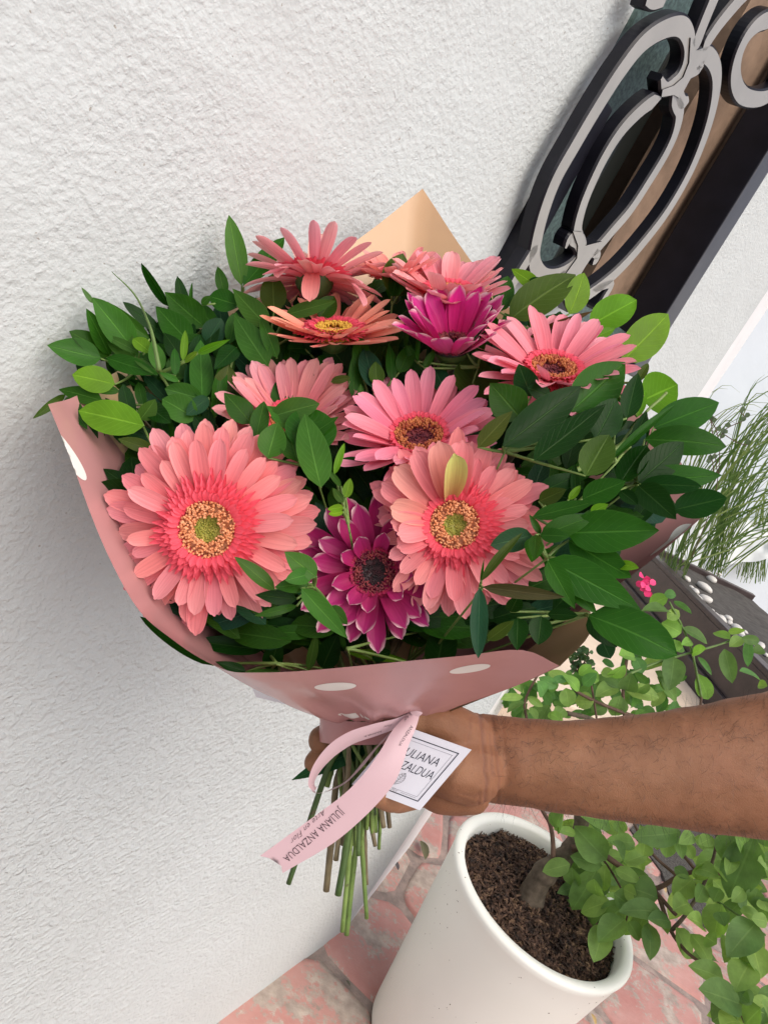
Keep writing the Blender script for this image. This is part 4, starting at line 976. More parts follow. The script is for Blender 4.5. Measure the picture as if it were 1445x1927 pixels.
FL.append(gerbera('magenta gerbera with white tipped petals and black centre, low in the middle', 704, 1075, .408, (-.02, .05, 1), .0425, [(17, 1.06, .26, 4, 4, .35, -.05), (15, .90, .25, 16, 8, .4, -.02), (9, .62, .22, 30, 20, .5, .03)], MAG, MAG_IN, 'wine', 'petal_tip', seed=3, spin=.35, disc=.30, innerlen=.13))
FL.append(gerbera('pink gerbera with dark rust centre in the middle of the bouquet', 788, 832, .438, (-.04, .66, .75), .0520, [(23, 1.02, .20, 24, -8, .28, -.05), (21, .95, .19, 38, -10, .30, -.01)], PNK, PNK_IN, 'dark', seed=4, spin=.0, disc=.30, innerlen=.20))
FL.append(gerbera('dusty pink gerbera half hidden by round green leaves', 548, 800, .455, (0, .62, .78), .0480, [(28, 1.06, .215, 30, 2, .26, -.05), (26, .98, .20, 41, 0, .28, -.01)], DUS, PNK_IN, 'dark', seed=5, disc=.28, innerlen=.22))
FL.append(gerbera('peach gerbera seen edge on with a yellow centre', 628, 632, .470, (.02, .84, .52), .0470, [(20, 1.0, .18, 8, 6, .28, -.05), (20, .95, .17, 23, 4, .30, -.01)], PEA, PNK_IN, 'yellow', seed=6, spin=.1, disc=.27, innerlen=.30))
F7 = gerbera('pink gerbera at the top left, seen from its underside', 592, 528, .492, (.05, .99, -.12), .0500, [(22, .98, .155, 2, -24, .35, -.03), (18, 1.0, .155, 26, -14, .35, .0)], (.86, .31, .34), PNK_IN, 'dark', seed=7, spin=.35, disc=.26, innerlen=.28)
F8 = gerbera('pale pink gerbera at the top, standing behind a magenta one', 842, 560, .492, (.02, .80, .52), .0480, [(16, 1.0, .28, 18, 6, .25, -.05), (15, .95, .27, 34, 4, .28, -.01)], (.87, .30, .32), PNK_IN, 'dark', seed=8, disc=.26)
F9 = gerbera('deeply cupped magenta gerbera near the top', 850, 655, .458, (-.05, .74, .66), .0440, [(18, 1.10, .255, 42, 6, .35, -.04), (15, 1.0, .25, 56, 0, .4, .0)], (.62, .010, .20), MAG_IN, 'wine', 'petal_tip', seed=9, spin=.3, disc=.24, innerlen=.12, special=((270, 40, 1),))
FL.append(gerbera('wide pink gerbera with dark centre, at the right among green leaves', 1038, 708, .446, (.06, .74, .66), .0530, [(27, 1.04, .19, 22, -6, .28, -.05), (25, .97, .18, 38, -8, .30, -.01)], (.88, .25, .32), PNK_IN, 'dark', seed=10, disc=.28, innerlen=.22))
F11 = gerbera('salmon gerbera mostly hidden behind the top pink ones', 745, 522, .505, (-.10, .85, .5), .0340, [(13, 1.0, .24, 24, 6, .25, -.05), (10, .9, .24, 34, 4, .28, -.01)], (.90, .28, .26), PNK_IN, 'dark', seed=11, disc=.26)
# stray petals of the right salmon gerbera: raised at the upper left, one turned to show its pale back
root, rot, c, ax, place, rr = F2
for an, e, L_, W_, cl in ((118, 62, .038, .0125, SAL), (100, 66, .040, .015, (.80, .27, .24)), (84, 52, .036, .014, SAL), (136, 55, .036, .014, (.80, .27, .24)), (150, 45, .035, .014, SAL), (165, 62, .028, .013, (.78, .26, .22)), (178, 60, .026, .012, SAL), (190, 66, .024, .012, SAL), (202, 55, .024, .012, SAL)):
    place(petal_mesh('petal', L_, W_, e, -50, .3, M['petal'], rr), R_(an), .012, .002, 0, colr=cl)
place(petal_mesh('petal', .036, .0125, 74, -30, .6, M['petal'], rr), R_(104), .014, .004, 0, colr=(.62, .50, .15), roll=.3)
root, rot, c, ax, place, rr = F7
for an, e, L_, W_ in ((95, 72, .050, .013), (60, 60, .042, .012), (120, 55, .046, .013), (150, 40, .046, .012), (30, 35, .048, .012)):
    place(petal_mesh('petal', L_, W_, e, -10, .4, M['petal'], rr), R_(an), .008, .002, 0, colr=(.88, .38, .33))
place(petal_mesh('petal', .034, .0115, -25, -60, .2, M['petal'], rr), R_(272), .010, .002, 0, colr=(.80, .24, .23))
place(petal_mesh('petal', .040, .012, -10, -60, .3, M['petal'], rr), R_(330), .012, .002, 0, colr=(.80, .26, .30))
place(petal_mesh('petal', .030, .010, 0, -60, .3, M['petal'], rr), R_(240), .014, .002, 0, colr=(.80, .26, .28))

# ------------------------------------------------------------------ greenery, traced sprig by sprig
def zf(ox, oy, s): return lambda x, y: (ox+x/s, oy+y/s)
z1, z2, z4, z5, z6, z7, z8, z9 = zf(60, 460, 3.6125), zf(380, 380, 3.6125), zf(880, 480, 3.6125), zf(1000, 680, 3.6125), zf(860, 880, 3.284), zf(400, 660, 4.516), zf(240, 1000, 3.141), zf(600, 660, 4.014)
zr = lambda x, y: (x, y)
# each sprig: label, (node px), depth offset, projection, leaf scale, leaves (base x,y, tip x,y, width, tone) back to front
SPR = [
 ('dark narrow leaved sprig pointing up behind the left greenery', (350, 640), .012, z1, 3.6125, [(930, 420, 745, 125, 60, 'd'), (1060, 530, 990, 215, 85, 'd'), (1100, 600, 1092, 255, 30, 'm'), (1175, 560, 905, 322, 170, 'm'), (880, 600, 620, 390, 85, 'd'), (1080, 670, 845, 420, 165, 'm'), (1030, 790, 900, 600, 120, 'd')]),
 ('pale green sprig reaching out at the far left', (250, 700), .004, z1, 3.6125, [(420, 400, 338, 290, 30, 'g'), (800, 640, 418, 360, 80, 'l'), (540, 750, 255, 590, 135, 'm'), (530, 750, 372, 435, 105, 'm'), (690, 710, 412, 360, 185, 'l'), (700, 765, 498, 540, 165, 'l'), (470, 775, 107, 685, 170, 'l'), (510, 770, 862, 880, 120, 'm'), (565, 950, 276, 885, 175, 'b'), (730, 735, 497, 615, 60, 'l')]),
 ('young sprig with tiny pale leaves and a long tendril at the left', (300, 700), -.012, z1, 3.6125, [(700, 770, 857, 890, 60, 'l'), (810, 735, 690, 640, 100, 'b'), (875, 860, 818, 650, 100, 'l'), (975, 890, 970, 705, 62, 'm'), (1028, 790, 1045, 583, 50, 'b'), (1130, 740, 1350, 645, 45, 'b'), (1000, 930, 870, 870, 40, 'l'), (1040, 800, 1130, 730, 45, 'b')]),
 ('sprig of broad olive leaves resting on the left paper edge', (245, 760), .0, z1, 3.6125, [(230, 1020, 8, 1185, 55, 'o'), (600, 1000, 330, 970, 70, 'l'), (235, 1040, 380, 1260, 95, 'm'), (480, 1062, 185, 985, 115, 'm'), (780, 1090, 950, 1215, 120, 'd'), (740, 1190, 842, 1052, 115, 'l'), (830, 1400, 588, 1322, 85, 'o'), (760, 1232, 320, 1130, 225, 'b')]),
 ('dark sprig filling the gap left of the dusty pink gerbera', (400, 790), .006, z1, 3.6125, [(1260, 790, 1345, 670, 110, 'd'), (1190, 670, 1290, 503, 150, 'u'), (1240, 1180, 1305, 795, 95, 'm'), (1305, 1010, 1340, 820, 150, 'o'), (1160, 1050, 905, 980, 140, 'l'), (1160, 1058, 1148, 650, 150, 'l'), (1120, 1190, 888, 1050, 190, 'l'), (1200, 1040, 1050, 1160, 105, 'u'), (1390, 700, 1240, 850, 110, 'd')]),
 ('single dark leaf poking out left of the large salmon gerbera', (261, 934), .008, zr, 1, [(262, 930, 166, 919, 46, 'd'), (255, 925, 195, 882, 30, 'd')]),
 ('sprig with two upright leaves at the top left', (452, 560), -.002, z2, 3.6125, [(155, 630, 108, 438, 80, 'm'), (270, 565, 185, 88, 130, 'l'), (285, 565, 562, 240, 135, 'm'), (0, 700, 60, 640, 50, 'm'), (395, 470, 210, 400, 1, 'm')]),
 ('sprig of grey green leaves left of the edge on peach gerbera', (500, 660), .0, z2, 3.6125, [(240, 700, 52, 640, 150, 'm'), (490, 745, 480, 488, 175, 'o'), (450, 850, 210, 590, 140, 'l'), (800, 790, 900, 640, 130, 'm'), (510, 1060, 400, 780, 95, 'l'), (450, 1115, 222, 768, 185, 'l'), (568, 768, 912, 672, 95, 'l')]),
 ('very dark sprig under the edge on peach gerbera', (620, 700), .010, z2, 3.6125, [(740, 1040, 545, 860, 120, 'd'), (1000, 1150, 836, 935, 200, 'd'), (700, 1000, 580, 1000, 100, 'd'), (860, 1060, 760, 1180, 110, 'd')]),
 ('tuft of upright leaves right of the dusty pink gerbera', (700, 760), .002, z2, 3.6125, [(1380, 990, 1385, 840, 30, 'm'), (1290, 1210, 1270, 962, 85, 'm'), (1340, 1160, 1425, 972, 105, 'm'), (1030, 1335, 1045, 1008, 85, 'm'), (1100, 1210, 1070, 912, 125, 'm'), (1170, 1270, 1105, 995, 150, 'u'), (1190, 1250, 1180, 1085, 105, 'o'), (1075, 1350, 1080, 1235, 45, 'm'), (880, 1220, 1010, 1195, 55, 'o')]),
 ('dark olive leaf cluster between the two top pink gerberas', (738, 570), .0, z2, 3.6125, [(1290, 640, 1365, 350, 215, 'o'), (1290, 640, 1342, 430, 95, 'm'), (1330, 640, 1405, 475, 40, 'm')]),
 ('sprig of large round leaves over the dusty pink gerbera', (590, 880), -.022, z7, 4.516, [(330, 620, 100, 358, 200, 'm'), (620, 850, 1070, 560, 130, 'm'), (370, 745, 440, 428, 145, 'm'), (860, 880, 800, 480, 430, 'm'), (740, 660, 460, 470, 150, 'l'), (500, 560, 910, 450, 190, 'l'), (720, 940, 640, 660, 190, 'm'), (470, 910, 555, 610, 235, 'l'), (920, 1160, 785, 540, 275, 'l')]),
 ('young sprout with small bright leaves above the low magenta gerbera', (655, 985), -.018, z7, 4.516, [(1090, 1150, 975, 1010, 50, 'l'), (1035, 1050, 1120, 785, 60, 'b'), (1110, 1290, 1020, 1165, 70, 'l'), (1132, 1250, 1172, 1085, 85, 'b'), (1110, 1330, 975, 1350, 60, 'b'), (1110, 1370, 985, 1390, 55, 'b')]),
 ('heart shaped olive leaf sprig between three gerberas', (893, 760), .002, z9, 4.014, [(960, 330, 860, 120, 150, 'u'), (1175, 385, 1170, 18, 320, 'o'), (480, 885, 170, 815, 85, 'd'), (720, 70, 660, -40, 60, 'm')]),
 ('folded knife shaped leaves right of the cupped magenta gerbera', (900, 690), -.014, zr, 1, [(797, 692, 818, 658, 14, 'm'), (786, 680, 790, 622, 8, 'm'), (878, 664, 904, 618, 26, 'd'), (903, 674, 922, 556, 28, 'm')]),
 ('olive leaf sprig in front of the iron grille at the top right', (1000, 620), .004, z4, 3.6125, [(410, 190, 502, 155, 45, 'u'), (480, 215, 298, 95, 95, 'b'), (690, 400, 792, 122, 165, 'b'), (215, 385, 272, 142, 140, 'm'), (285, 435, 732, 135, 250, 'o'), (415, 562, 850, 380, 48, 'k')]),
 ('bright yellow green leaves catching the light at the far right', (1150, 720), .012, z4, 3.6125, [(700, 640, 1000, 500, 90, 'b'), (825, 480, 1146, 305, 215, 'b'), (1050, 720, 1362, 400, 240, 'b'), (1190, 985, 1425, 880, 290, 'b'), (1150, 860, 1225, 735, 60, 'o'), (1150, 1100, 1205, 920, 60, 'b')]),
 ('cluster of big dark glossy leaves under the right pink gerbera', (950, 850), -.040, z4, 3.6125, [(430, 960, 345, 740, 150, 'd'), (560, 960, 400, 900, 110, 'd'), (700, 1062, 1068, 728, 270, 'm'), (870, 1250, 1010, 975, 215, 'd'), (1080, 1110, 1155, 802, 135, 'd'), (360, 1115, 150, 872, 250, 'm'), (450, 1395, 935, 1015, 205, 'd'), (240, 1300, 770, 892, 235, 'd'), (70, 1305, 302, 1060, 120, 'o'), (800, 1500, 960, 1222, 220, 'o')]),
 ('twiggy sprig with folded narrow leaves rising at the right', (1160, 870), -.020, z4, 3.6125, [(1110, 1300, 1215, 1060, 75, 'd'), (960, 1400, 1412, 1015, 50, 'm'), (1000, 1200, 1120, 1000, 60, 'd')]),
 ('fan of long pointed leaves at the far right of the bouquet', (1200, 908), .0, z5, 3.6125, [(660, 640, 560, 760, 130, 'd'), (830, 450, 1272, 280, 225, 'm'), (770, 530, 1322, 580, 205, 'm'), (730, 825, 1290, 775, 180, 'm'), (600, 830, 782, 570, 180, 'd'), (960, 1010, 1325, 925, 190, 'd'), (725, 820, 1032, 548, 205, 'd'), (740, 835, 1155, 850, 130, 'd'), (725, 845, 982, 1075, 175, 'd'), (600, 880, 720, 975, 90, 'd')]),
 ('sprig of smooth oval leaves right of the salmon gerbera', (1060, 1000), -.018, z5, 3.6125, [(40, 900, 318, 770, 130, 'd'), (300, 930, 290, 700, 60, 'd'), (50, 950, 235, 870, 105, 'o'), (250, 940, 332, 845, 50, 'b'), (400, 1030, 520, 970, 65, 'b'), (345, 935, 638, 815, 160, 'm'), (240, 1165, 864, 1150, 265, 'm'), (10, 1055, 425, 955, 105, 'm'), (60, 1190, 432, 1048, 140, 'm'), (60, 1180, 256, 1190, 95, 'm'), (30, 1180, 20, 1355, 80, 'm')]),
 ('sprig with bitten leaves hanging at the lower right', (1030, 1050), -.018, z6, 3.284, [(700, 740, 860, 900, 80, 'm'), (990, 600, 1122, 620, 65, 'b'), (690, 450, 1075, 680, 190, 'm'), (565, 570, 1135, 880, 215, 'm'), (560, 575, 728, 875, 125, 'm'), (460, 420, 205, 480, 140, 'u'), (480, 440, 460, 585, 105, 'm'), (515, 410, 445, 290, 40, 'm')]),
 ('narrow folded leaves crossing the front of the right salmon gerbera', (906, 1110), -.030, z6, 3.284, [(145, 720, 165, 565, 14, 'm'), (150, 700, 405, 400, 50, 'o'), (160, 738, 665, 800, 72, 'k'), (140, 745, 130, 1178, 105, 'u')]),
 ('low sprig with one large leaf hanging below the pink flap', (1107, 1157), -.010, z6, 3.284, [(900, 1080, 945, 1180, 110, 'u'), (810, 925, 985, 1110, 160, 'd'), (330, 890, 380, 790, 95, 'd'), (560, 905, 745, 915, 75, 'd'), (375, 930, 370, 1130, 125, 'd'), (520, 920, 500, 1095, 140, 'd'), (190, 1065, 350, 945, 80, 'o'), (815, 912, 1358, 1160, 265, 'm')]),
 ('bright leaves between the left salmon and the low magenta gerbera', (590, 1105), -.014, z8, 3.141, [(1000, 400, 755, 375, 85, 'd'), (1000, 440, 750, 500, 50, 'm'), (870, 345, 632, 150, 90, 'l'), (1070, 310, 870, 330, 95, 'm'), (1090, 250, 932, 290, 95, 'l'), (1115, 268, 928, 120, 125, 'l'), (1200, 440, 1300, 550, 80, 'm'), (1030, 338, 1300, 632, 118, 'l')]),
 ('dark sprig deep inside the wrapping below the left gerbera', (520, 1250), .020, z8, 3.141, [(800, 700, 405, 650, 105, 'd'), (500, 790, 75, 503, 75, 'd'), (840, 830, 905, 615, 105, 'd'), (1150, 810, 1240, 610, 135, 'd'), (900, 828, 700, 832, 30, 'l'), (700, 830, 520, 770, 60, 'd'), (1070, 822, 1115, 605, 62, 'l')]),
 ('short bright leaves just above the front paper edge', (655, 1222), -.004, zr, 1, [(650, 1220, 690, 1150, 30, 'd'), (653, 1226, 766, 1243, 16, 'b'), (785, 1190, 856, 1218, 10, 'l'), (650, 1225, 640, 1190, 10, 'l'), (820, 1262, 842, 1160, 56, 'd'), (700, 1240, 735, 1225, 22, 'd')]),
 ('lone dark leaf hanging below the ribbon loop', (700, 1404), .0, zr, 1, [(705, 1395, 549, 1468, 34, 'u')]),
]
rl = random.Random(77); ROOTS = []
for si, (lab, node, dz, prj, scl, LV) in enumerate(SPR):
    low = node[1] > 1350
    nd = .497 if low else DS(*node)+dz+.006
    root = empty('leafy_sprig', Pb(node[0], node[1], nd), lab, 'foliage', 'greenery in the bouquet'); ROOTS.append((node, root))
    mt = MB()
    for i, (bx, by, tx, ty, w_, tone) in enumerate(LV):
        if w_ <= 1: continue
        x0, y0_ = prj(bx, by); x1, y1 = prj(tx, ty)
        d0 = nd+.0-.0016*i if low else DS(x0, y0_)+dz-.0016*i+.003
        d1 = nd-.0016*i if low else DS(x1, y1)+dz-.0016*i-rl.uniform(.0, .010)
        if y0_ > 1150 and not low and si in (25, 26): d0 = .430-.0016*i; d1 = .424-.0016*i
        a, b = Pb(x0, y0_, d0), Pb(x1, y1, d1)
        wd = w_/scl*d0/FPX*1.04; L_ = (b-a).length
        nar = wd/L_ < .2
        nh = toward(a)+Vector((rl.uniform(-.3, .3), rl.uniform(-.3, .3), rl.uniform(.0, .45)))
        if nar: nh = toward(a)+CR*rl.uniform(-.5, .5)
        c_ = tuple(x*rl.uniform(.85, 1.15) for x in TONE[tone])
        vs_, fs_, uv_ = leaf_geo(a, b, wd*(1.0 if not nar else 1.15), nh.normalized(), fold=rl.uniform(.05, .35) if not nar else .7, droop=rl.uniform(-.03, .07), wide=rl.uniform(.46, .60), ns=10, na=4, wav=rl.uniform(0, .03), seed=rl.uniform(0, 9), point=rl.uniform(.8, 1.25))
        mk('leaf', vs_, fs_, M['leaf'], root, uvs=uv_, color=c_)
        nodep = root.location
        if (a-nodep).length > .004:
            mt.add(*tube(spline([nodep+FW*.002, nodep*.5+a*.5+FW*.004, a+FW*.0004], 4), [.0011, .001, .0009, .0009, .0008, .0008, .0007, .0006, .0006], 5))
    if mt.v: mt.build('twig', M['stem'], root)
    if si == 2:
        mb = MB(); mb.add(*tube(spline([Pb(*z1(x, y), .405) for x, y in ((870, 860), (830, 650), (790, 520), (700, 340), (545, 185))], 6), [.0014-.0012*k/24 for k in range(25)], 5)); mb.build('tendril', M['green_twig'], root)
    if si == 18:
        for pts, r in (([(1000, 1350), (1100, 1200), (1216, 1060), (1300, 985), (1350, 935)], .0009), ([(700, 1480), (900, 1380), (1100, 1250), (1240, 1150)], .0016)):
            mb = MB(); mb.add(*tube(spline([Pb(*z4(x, y), DS(*z4(x, y))-.014) for x, y in pts], 5), r, 6)); mb.build('twig', M['stem'], root)
    if not low: next_stem(root, root.location.copy())
# filler leaves deeper in, shared meshes
VAR = []
for k in range(5):
    v_, f_, u_ = leaf_geo(Vector((0, 0, 0)), Vector((1, 0, 0)), rl.uniform(.34, .46), Vector((0, 0, 1)), fold=rl.uniform(.05, .3), droop=rl.uniform(.02, .1), ns=7, na=4, seed=k, point=rl.uniform(.55, .8))
    me = bpy.data.meshes.new('leaf'); me.from_pydata(v_, [], f_); me.materials.append(M['leaf']); me.polygons.foreach_set('use_smooth', [True]*len(f_))
    ul = me.uv_layers.new(name='uv')
    for lp in me.loops: ul.data[lp.index].uv = u_[lp.vertex_index]
    VAR.append(me)
POLY = [(125, 690), (180, 600), (280, 565), (400, 570), (520, 520), (700, 500), (880, 560), (1020, 560), (1140, 640), (1180, 740), (1260, 820), (1310, 900), (1290, 965), (1120, 1080), (1050, 1180), (820, 1215), (480, 1225), (330, 1150), (230, 1000), (170, 840)]
def inside(x, y):
    r = False
    for (x0, y0_), (x1, y1) in zip(POLY, POLY[1:]+POLY[:1]):
        if (y0_ > y) != (y1 > y) and x < (x1-x0)*(y-y0_)/(y1-y0_)+x0: r = not r
    return r
cnt = 0
while cnt < 1150:
    x, y = rl.uniform(130, 1280), rl.uniform(500, 1230)
    if cnt < 190: x, y = rl.uniform(150, 440), rl.uniform(585, 850)
    if cnt > 1000: x, y = rl.uniform(300, 1050), rl.uniform(1110, 1225)
    if not inside(x, y): continue
    dd = DS(x, y)+(rl.uniform(.006, .05) if cnt < 190 else rl.uniform(.022, .085))
    lf = cnt < 190
    p = Pb(x, y, dd); out = math.atan2(y-1150, x-715)+rl.uniform(-.9, .9); L_ = (rl.uniform(45, 85) if lf else rl.uniform(75, 130))*dd/FPX
    dr = (CR*math.cos(out)-CU*math.sin(out)-FW*rl.uniform(-.5, .1)).normalized(); nn = (toward(p)+Vector((rl.uniform(-.5, .5), rl.uniform(-.5, .5), rl.uniform(-.2, .6)))).normalized()
    nn = (nn-dr*nn.dot(dr)).normalized(); yy = nn.cross(dr)
    tipx = p+dr*L_
    if (tipx-WK).dot(WN) < .006: continue
    qq = tipx-CAM; dq = qq.dot(FW)
    if not inside(722.5+FPX*qq.dot(CR)/dq, 963.5-FPX*qq.dot(CU)/dq): continue
    cnt += 1
    root = min(ROOTS, key=lambda r: (r[0][0]-x)**2+(r[0][1]-y)**2)[1]
    o = bpy.data.objects.new('leaf', rl.choice(VAR)); COL.objects.link(o); o.parent = root
    M4 = Matrix((dr, yy, nn)).transposed().to_4x4(); M4.translation = p-root.location
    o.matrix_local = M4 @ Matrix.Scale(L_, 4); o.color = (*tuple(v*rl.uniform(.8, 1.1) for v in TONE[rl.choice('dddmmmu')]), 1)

# ------------------------------------------------------------------ ribbon, band and card
rib = empty('satin_ribbon', P(785, 1340, .462), 'pale pink satin ribbon tied in a loop with one long printed tail', 'ribbon')
def ribbon(A_, B_, name, n=8, mat='satin'):
    a = spline([P(*q) for q in A_], n); b = spline([P(*q) for q in B_], n); vs_ = []; uv_ = []
    for i, (p, q) in enumerate(zip(a, b)):
        for k in range(5):
            f = k/4; nn = toward(p); vs_.append(p*(1-f)+q*f+nn*.0012*math.sin(math.pi*f)); uv_.append((f, i/len(a)))
    return mk(name, vs_, [(i*5+k, i*5+k+1, (i+1)*5+k+1, (i+1)*5+k) for i in range(len(a)-1) for k in range(4)], M[mat], rib, uvs=uv_), a, b
# loop: goes out to the left, turns, comes back under
loop_o, _, _ = ribbon([(776, 1338, .462), (745, 1352, .459), (700, 1363, .456), (655, 1378, .454), (618, 1403, .453), (590, 1440, .453), (580, 1475, .455), (590, 1490, .458)], [(772, 1352, .464), (742, 1372, .462), (705, 1386, .460), (665, 1400, .459), (630, 1423, .459), (604, 1450, .461), (592, 1472, .462), (596, 1484, .463)], 'loop_upper')
ribbon([(583, 1478, .456), (592, 1492, .459), (620, 1488, .463), (650, 1474, .466), (684, 1441, .468), (712, 1405, .468), (745, 1372, .467), (774, 1345, .464)], [(590, 1486, .464), (600, 1493, .467), (625, 1484, .471), (655, 1466, .473), (690, 1425, .474), (722, 1390, .473), (752, 1358, .470), (776, 1340, .466)], 'loop_lower')
tail_o, ra, rb_ = ribbon([(768, 1342, .460), (738, 1375, .452), (716, 1412, .447), (688, 1452, .444), (650, 1492, .443), (600, 1530, .443), (545, 1570, .443), (489, 1611, .443)], [(792, 1336, .461), (783, 1368, .455), (768, 1405, .451), (755, 1445, .448), (736, 1482, .447), (690, 1533, .447), (625, 1588, .447), (532, 1643, .447)], 'tail', n=10)
nv_ = len(tail_o.data.vertices)
for k_, am in ((nv_-4, .5), (nv_-3, 1), (nv_-2, .5)):
    v_ = tail_o.data.vertices[k_]; v_.co = v_.co+(CR*.0052+CU*.0036)*am
ribbon([(795, 1322, .470), (812, 1318, .474), (826, 1312, .478)], [(790, 1338, .466), (802, 1340, .470), (812, 1342, .474)], 'short_end')
ribbon([(770, 1338, .458), (782, 1328, .457), (798, 1326, .460)], [(780, 1352, .459), (792, 1345, .458), (800, 1336, .461)], 'knot')
ribbon([(798, 1330, .468), (800, 1345, .466), (792, 1362, .466)], [(806, 1332, .470), (806, 1348, .468), (796, 1366, .468)], 'back_strand')
bd = empty('black_hair_band', P(790, 1350, .470), 'short black elastic band holding the card beside the ribbon knot', 'band')
mk('elastic', [P(x, y, d) for x, y, d in ((786, 1338, .464), (795, 1336, .466), (796, 1350, .468), (791, 1362, .468), (782, 1361, .466), (785, 1350, .464))]+[P(x, y, d+.004) for x, y, d in ((786, 1338, .464), (795, 1336, .466), (796, 1350, .468), (791, 1362, .468), (782, 1361, .466), (785, 1350, .464))], [(0, 1, 2, 3, 4, 5), (6, 7, 8, 9, 10, 11)[::-1]]+[(i, 6+i, 6+(i+1) % 6, (i+1) % 6) for i in range(6)], M['black_band'], bd)
_dg = None
def text_mesh(s, shear=0.0, space=1.0, thin=0.0):
    cu = bpy.data.curves.new('txt', 'FONT'); cu.body = s; cu.size = 1; cu.shear = shear; cu.space_character = space; cu.resolution_u = 4; cu.offset = thin
    ob = bpy.data.objects.new('txt', cu); COL.objects.link(ob); dg = bpy.context.evaluated_depsgraph_get(); dg.update()
    me = bpy.data.meshes.new_from_object(ob.evaluated_get(dg)); v_ = [v.co.copy() for v in me.vertices]; f_ = [tuple(p.vertices) for p in me.polygons]
    COL.objects.unlink(ob); bpy.data.objects.remove(ob); bpy.data.meshes.remove(me)
    x0 = min(v.x for v in v_); x1 = max(v.x for v in v_)
    return [((v.x-x0)/(x1-x0), v.y/.72) for v in v_], f_        # x 0..1, y 0..1 = cap height
def put_text(s, fn, mat, name, par, **k):
    v_, f_ = text_mesh(s, **k); return mk(name, [fn(x, y) for x, y in v_], f_, mat, par, smooth=False)
def rib_pt(t, w, off=.0016):
    u = t*(len(ra)-1); i = min(len(ra)-2, int(u)); f = u-i; a = ra[i]*(1-f)+ra[i+1]*f; b = rb_[i]*(1-f)+rb_[i+1]*f
    p = a*(1-w)+b*w; return p+toward(p)*(.0012*math.sin(math.pi*w)+.0005)
from mathutils.bvhtree import BVHTree
def on_surface(ob, q):
    def f(x, y):
        (ax, ay), (bx, by), (cx, cy), (dx, dy) = q      # baseline start, end, cap line start, end
        px = (ax*(1-x)+bx*x)*(1-y)+(cx*(1-x)+dx*x)*y; py = (ay*(1-x)+by*x)*(1-y)+(cy*(1-x)+dy*x)*y
        o_ = ob.parent.location; d = dirpx(px, py).normalized(); h = BV[ob.name].ray_cast(CAM-o_, d)
        return (h[0]+o_-d*.0004) if h[0] is not None else P(px, py, .443)
    return f
BV = {o.name: BVHTree.FromPolygons([v.co for v in o.data.vertices], [tuple(p.vertices) for p in o.data.polygons]) for o in (tail_o, loop_o)}
zq = lambda *q: [(480+x/4.817, 1480+y/4.817) for x, y in q]
put_text('JULIANA ANZALDUA', on_surface(tail_o, zq((768, 188), (252, 645), (826, 245), (303, 692))), M['inkbrown'], 'lettering', rib, space=1.05, thin=-.008)
put_text('Arte en Flor', on_surface(tail_o, zq((622, 202), (312, 488), (654, 240), (344, 528))), M['inkbrown'], 'script_lettering', rib, shear=.45, space=1.1, thin=-.014)
zk = lambda *q: [(560+x/4.25, 1200+y/4.25) for x, y in q]
put_text('ANZALDUA', on_surface(tail_o, zk((905, 700), (805, 860), (930, 712), (822, 872))), M['inkbrown'], 'lettering', rib, thin=-.008)
put_text('Flor', on_surface(tail_o, zk((870, 610), (845, 660), (895, 625), (868, 678))), M['inkbrown'], 'script_lettering', rib, shear=.45, thin=-.014)
put_text('Flor', on_surface(loop_o, zk((752, 692), (680, 706), (756, 706), (688, 722))), M['inkbrown'], 'script_lettering', rib, shear=.45, thin=-.014)
put_text('JULIANA A', on_surface(loop_o, zk((672, 745), (530, 785), (676, 756), (540, 798))), M['inkbrown'], 'lettering', rib, thin=-.008)
card = empty('gift_card', P(800, 1430, .458), 'square white card with black framed lettering hanging from the ribbon knot', 'card')
TR, BR_, BL = Vector(P(887, 1411, .452)), Vector(P(790, 1525, .452)), Vector(P(662, 1476, .462))
TL = TR+(BL-BR_)
def cpt(u, v, off=.0): p = TL*(1-u)*(1-v)+TR*u*(1-v)+BL*(1-u)*v+BR_*u*v; return p+cn*off
cn = (TR-TL).cross(BL-TL).normalized(); cn = cn if cn.dot(toward(TR)) > 0 else -cn
cv = [cpt(0, 0), cpt(1, 0), cpt(1, 1), cpt(0, 1)]
mk('card_sheet', cv+[p-cn*.0005 for p in cv], [(0, 1, 2, 3), (7, 6, 5, 4), (0, 4, 5, 1), (1, 5, 6, 2), (2, 6, 7, 3), (3, 7, 4, 0)], M['card'], card, smooth=False)
def frame(m_, w_, mat, name):
    a = [(m_, m_), (1-m_, m_), (1-m_, 1-m_), (m_, 1-m_)]; b = [(m_+w_, m_+w_), (1-m_-w_, m_+w_), (1-m_-w_, 1-m_-w_), (m_+w_, 1-m_-w_)]
    mk(name, [cpt(*q, .0003) for q in a+b], [(i, (i+1) % 4, 4+(i+1) % 4, 4+i) for i in range(4)], mat, card, smooth=False)
frame(.10, .012, M['ink'], 'frame_line'); frame(.155, .004, M['inkgrey'], 'fine_frame_line')
put_text('JULIANA', lambda x, y: cpt(.245+.53*x, .375-.13*y, .0003), M['ink'], 'lettering', card, space=1.02, thin=-.012)
put_text('ANZALDUA', lambda x, y: cpt(.20+.63*x, .565-.13*y, .0003), M['ink'], 'lettering', card, thin=-.012)
put_text('Arte en Flor', lambda x, y: cpt(.30+.28*x, .885-.05*y, .0003), M['inkgrey'], 'script_lettering', card, shear=.4, thin=-.018)
mb = MB()                                         # little line drawing of a leaf
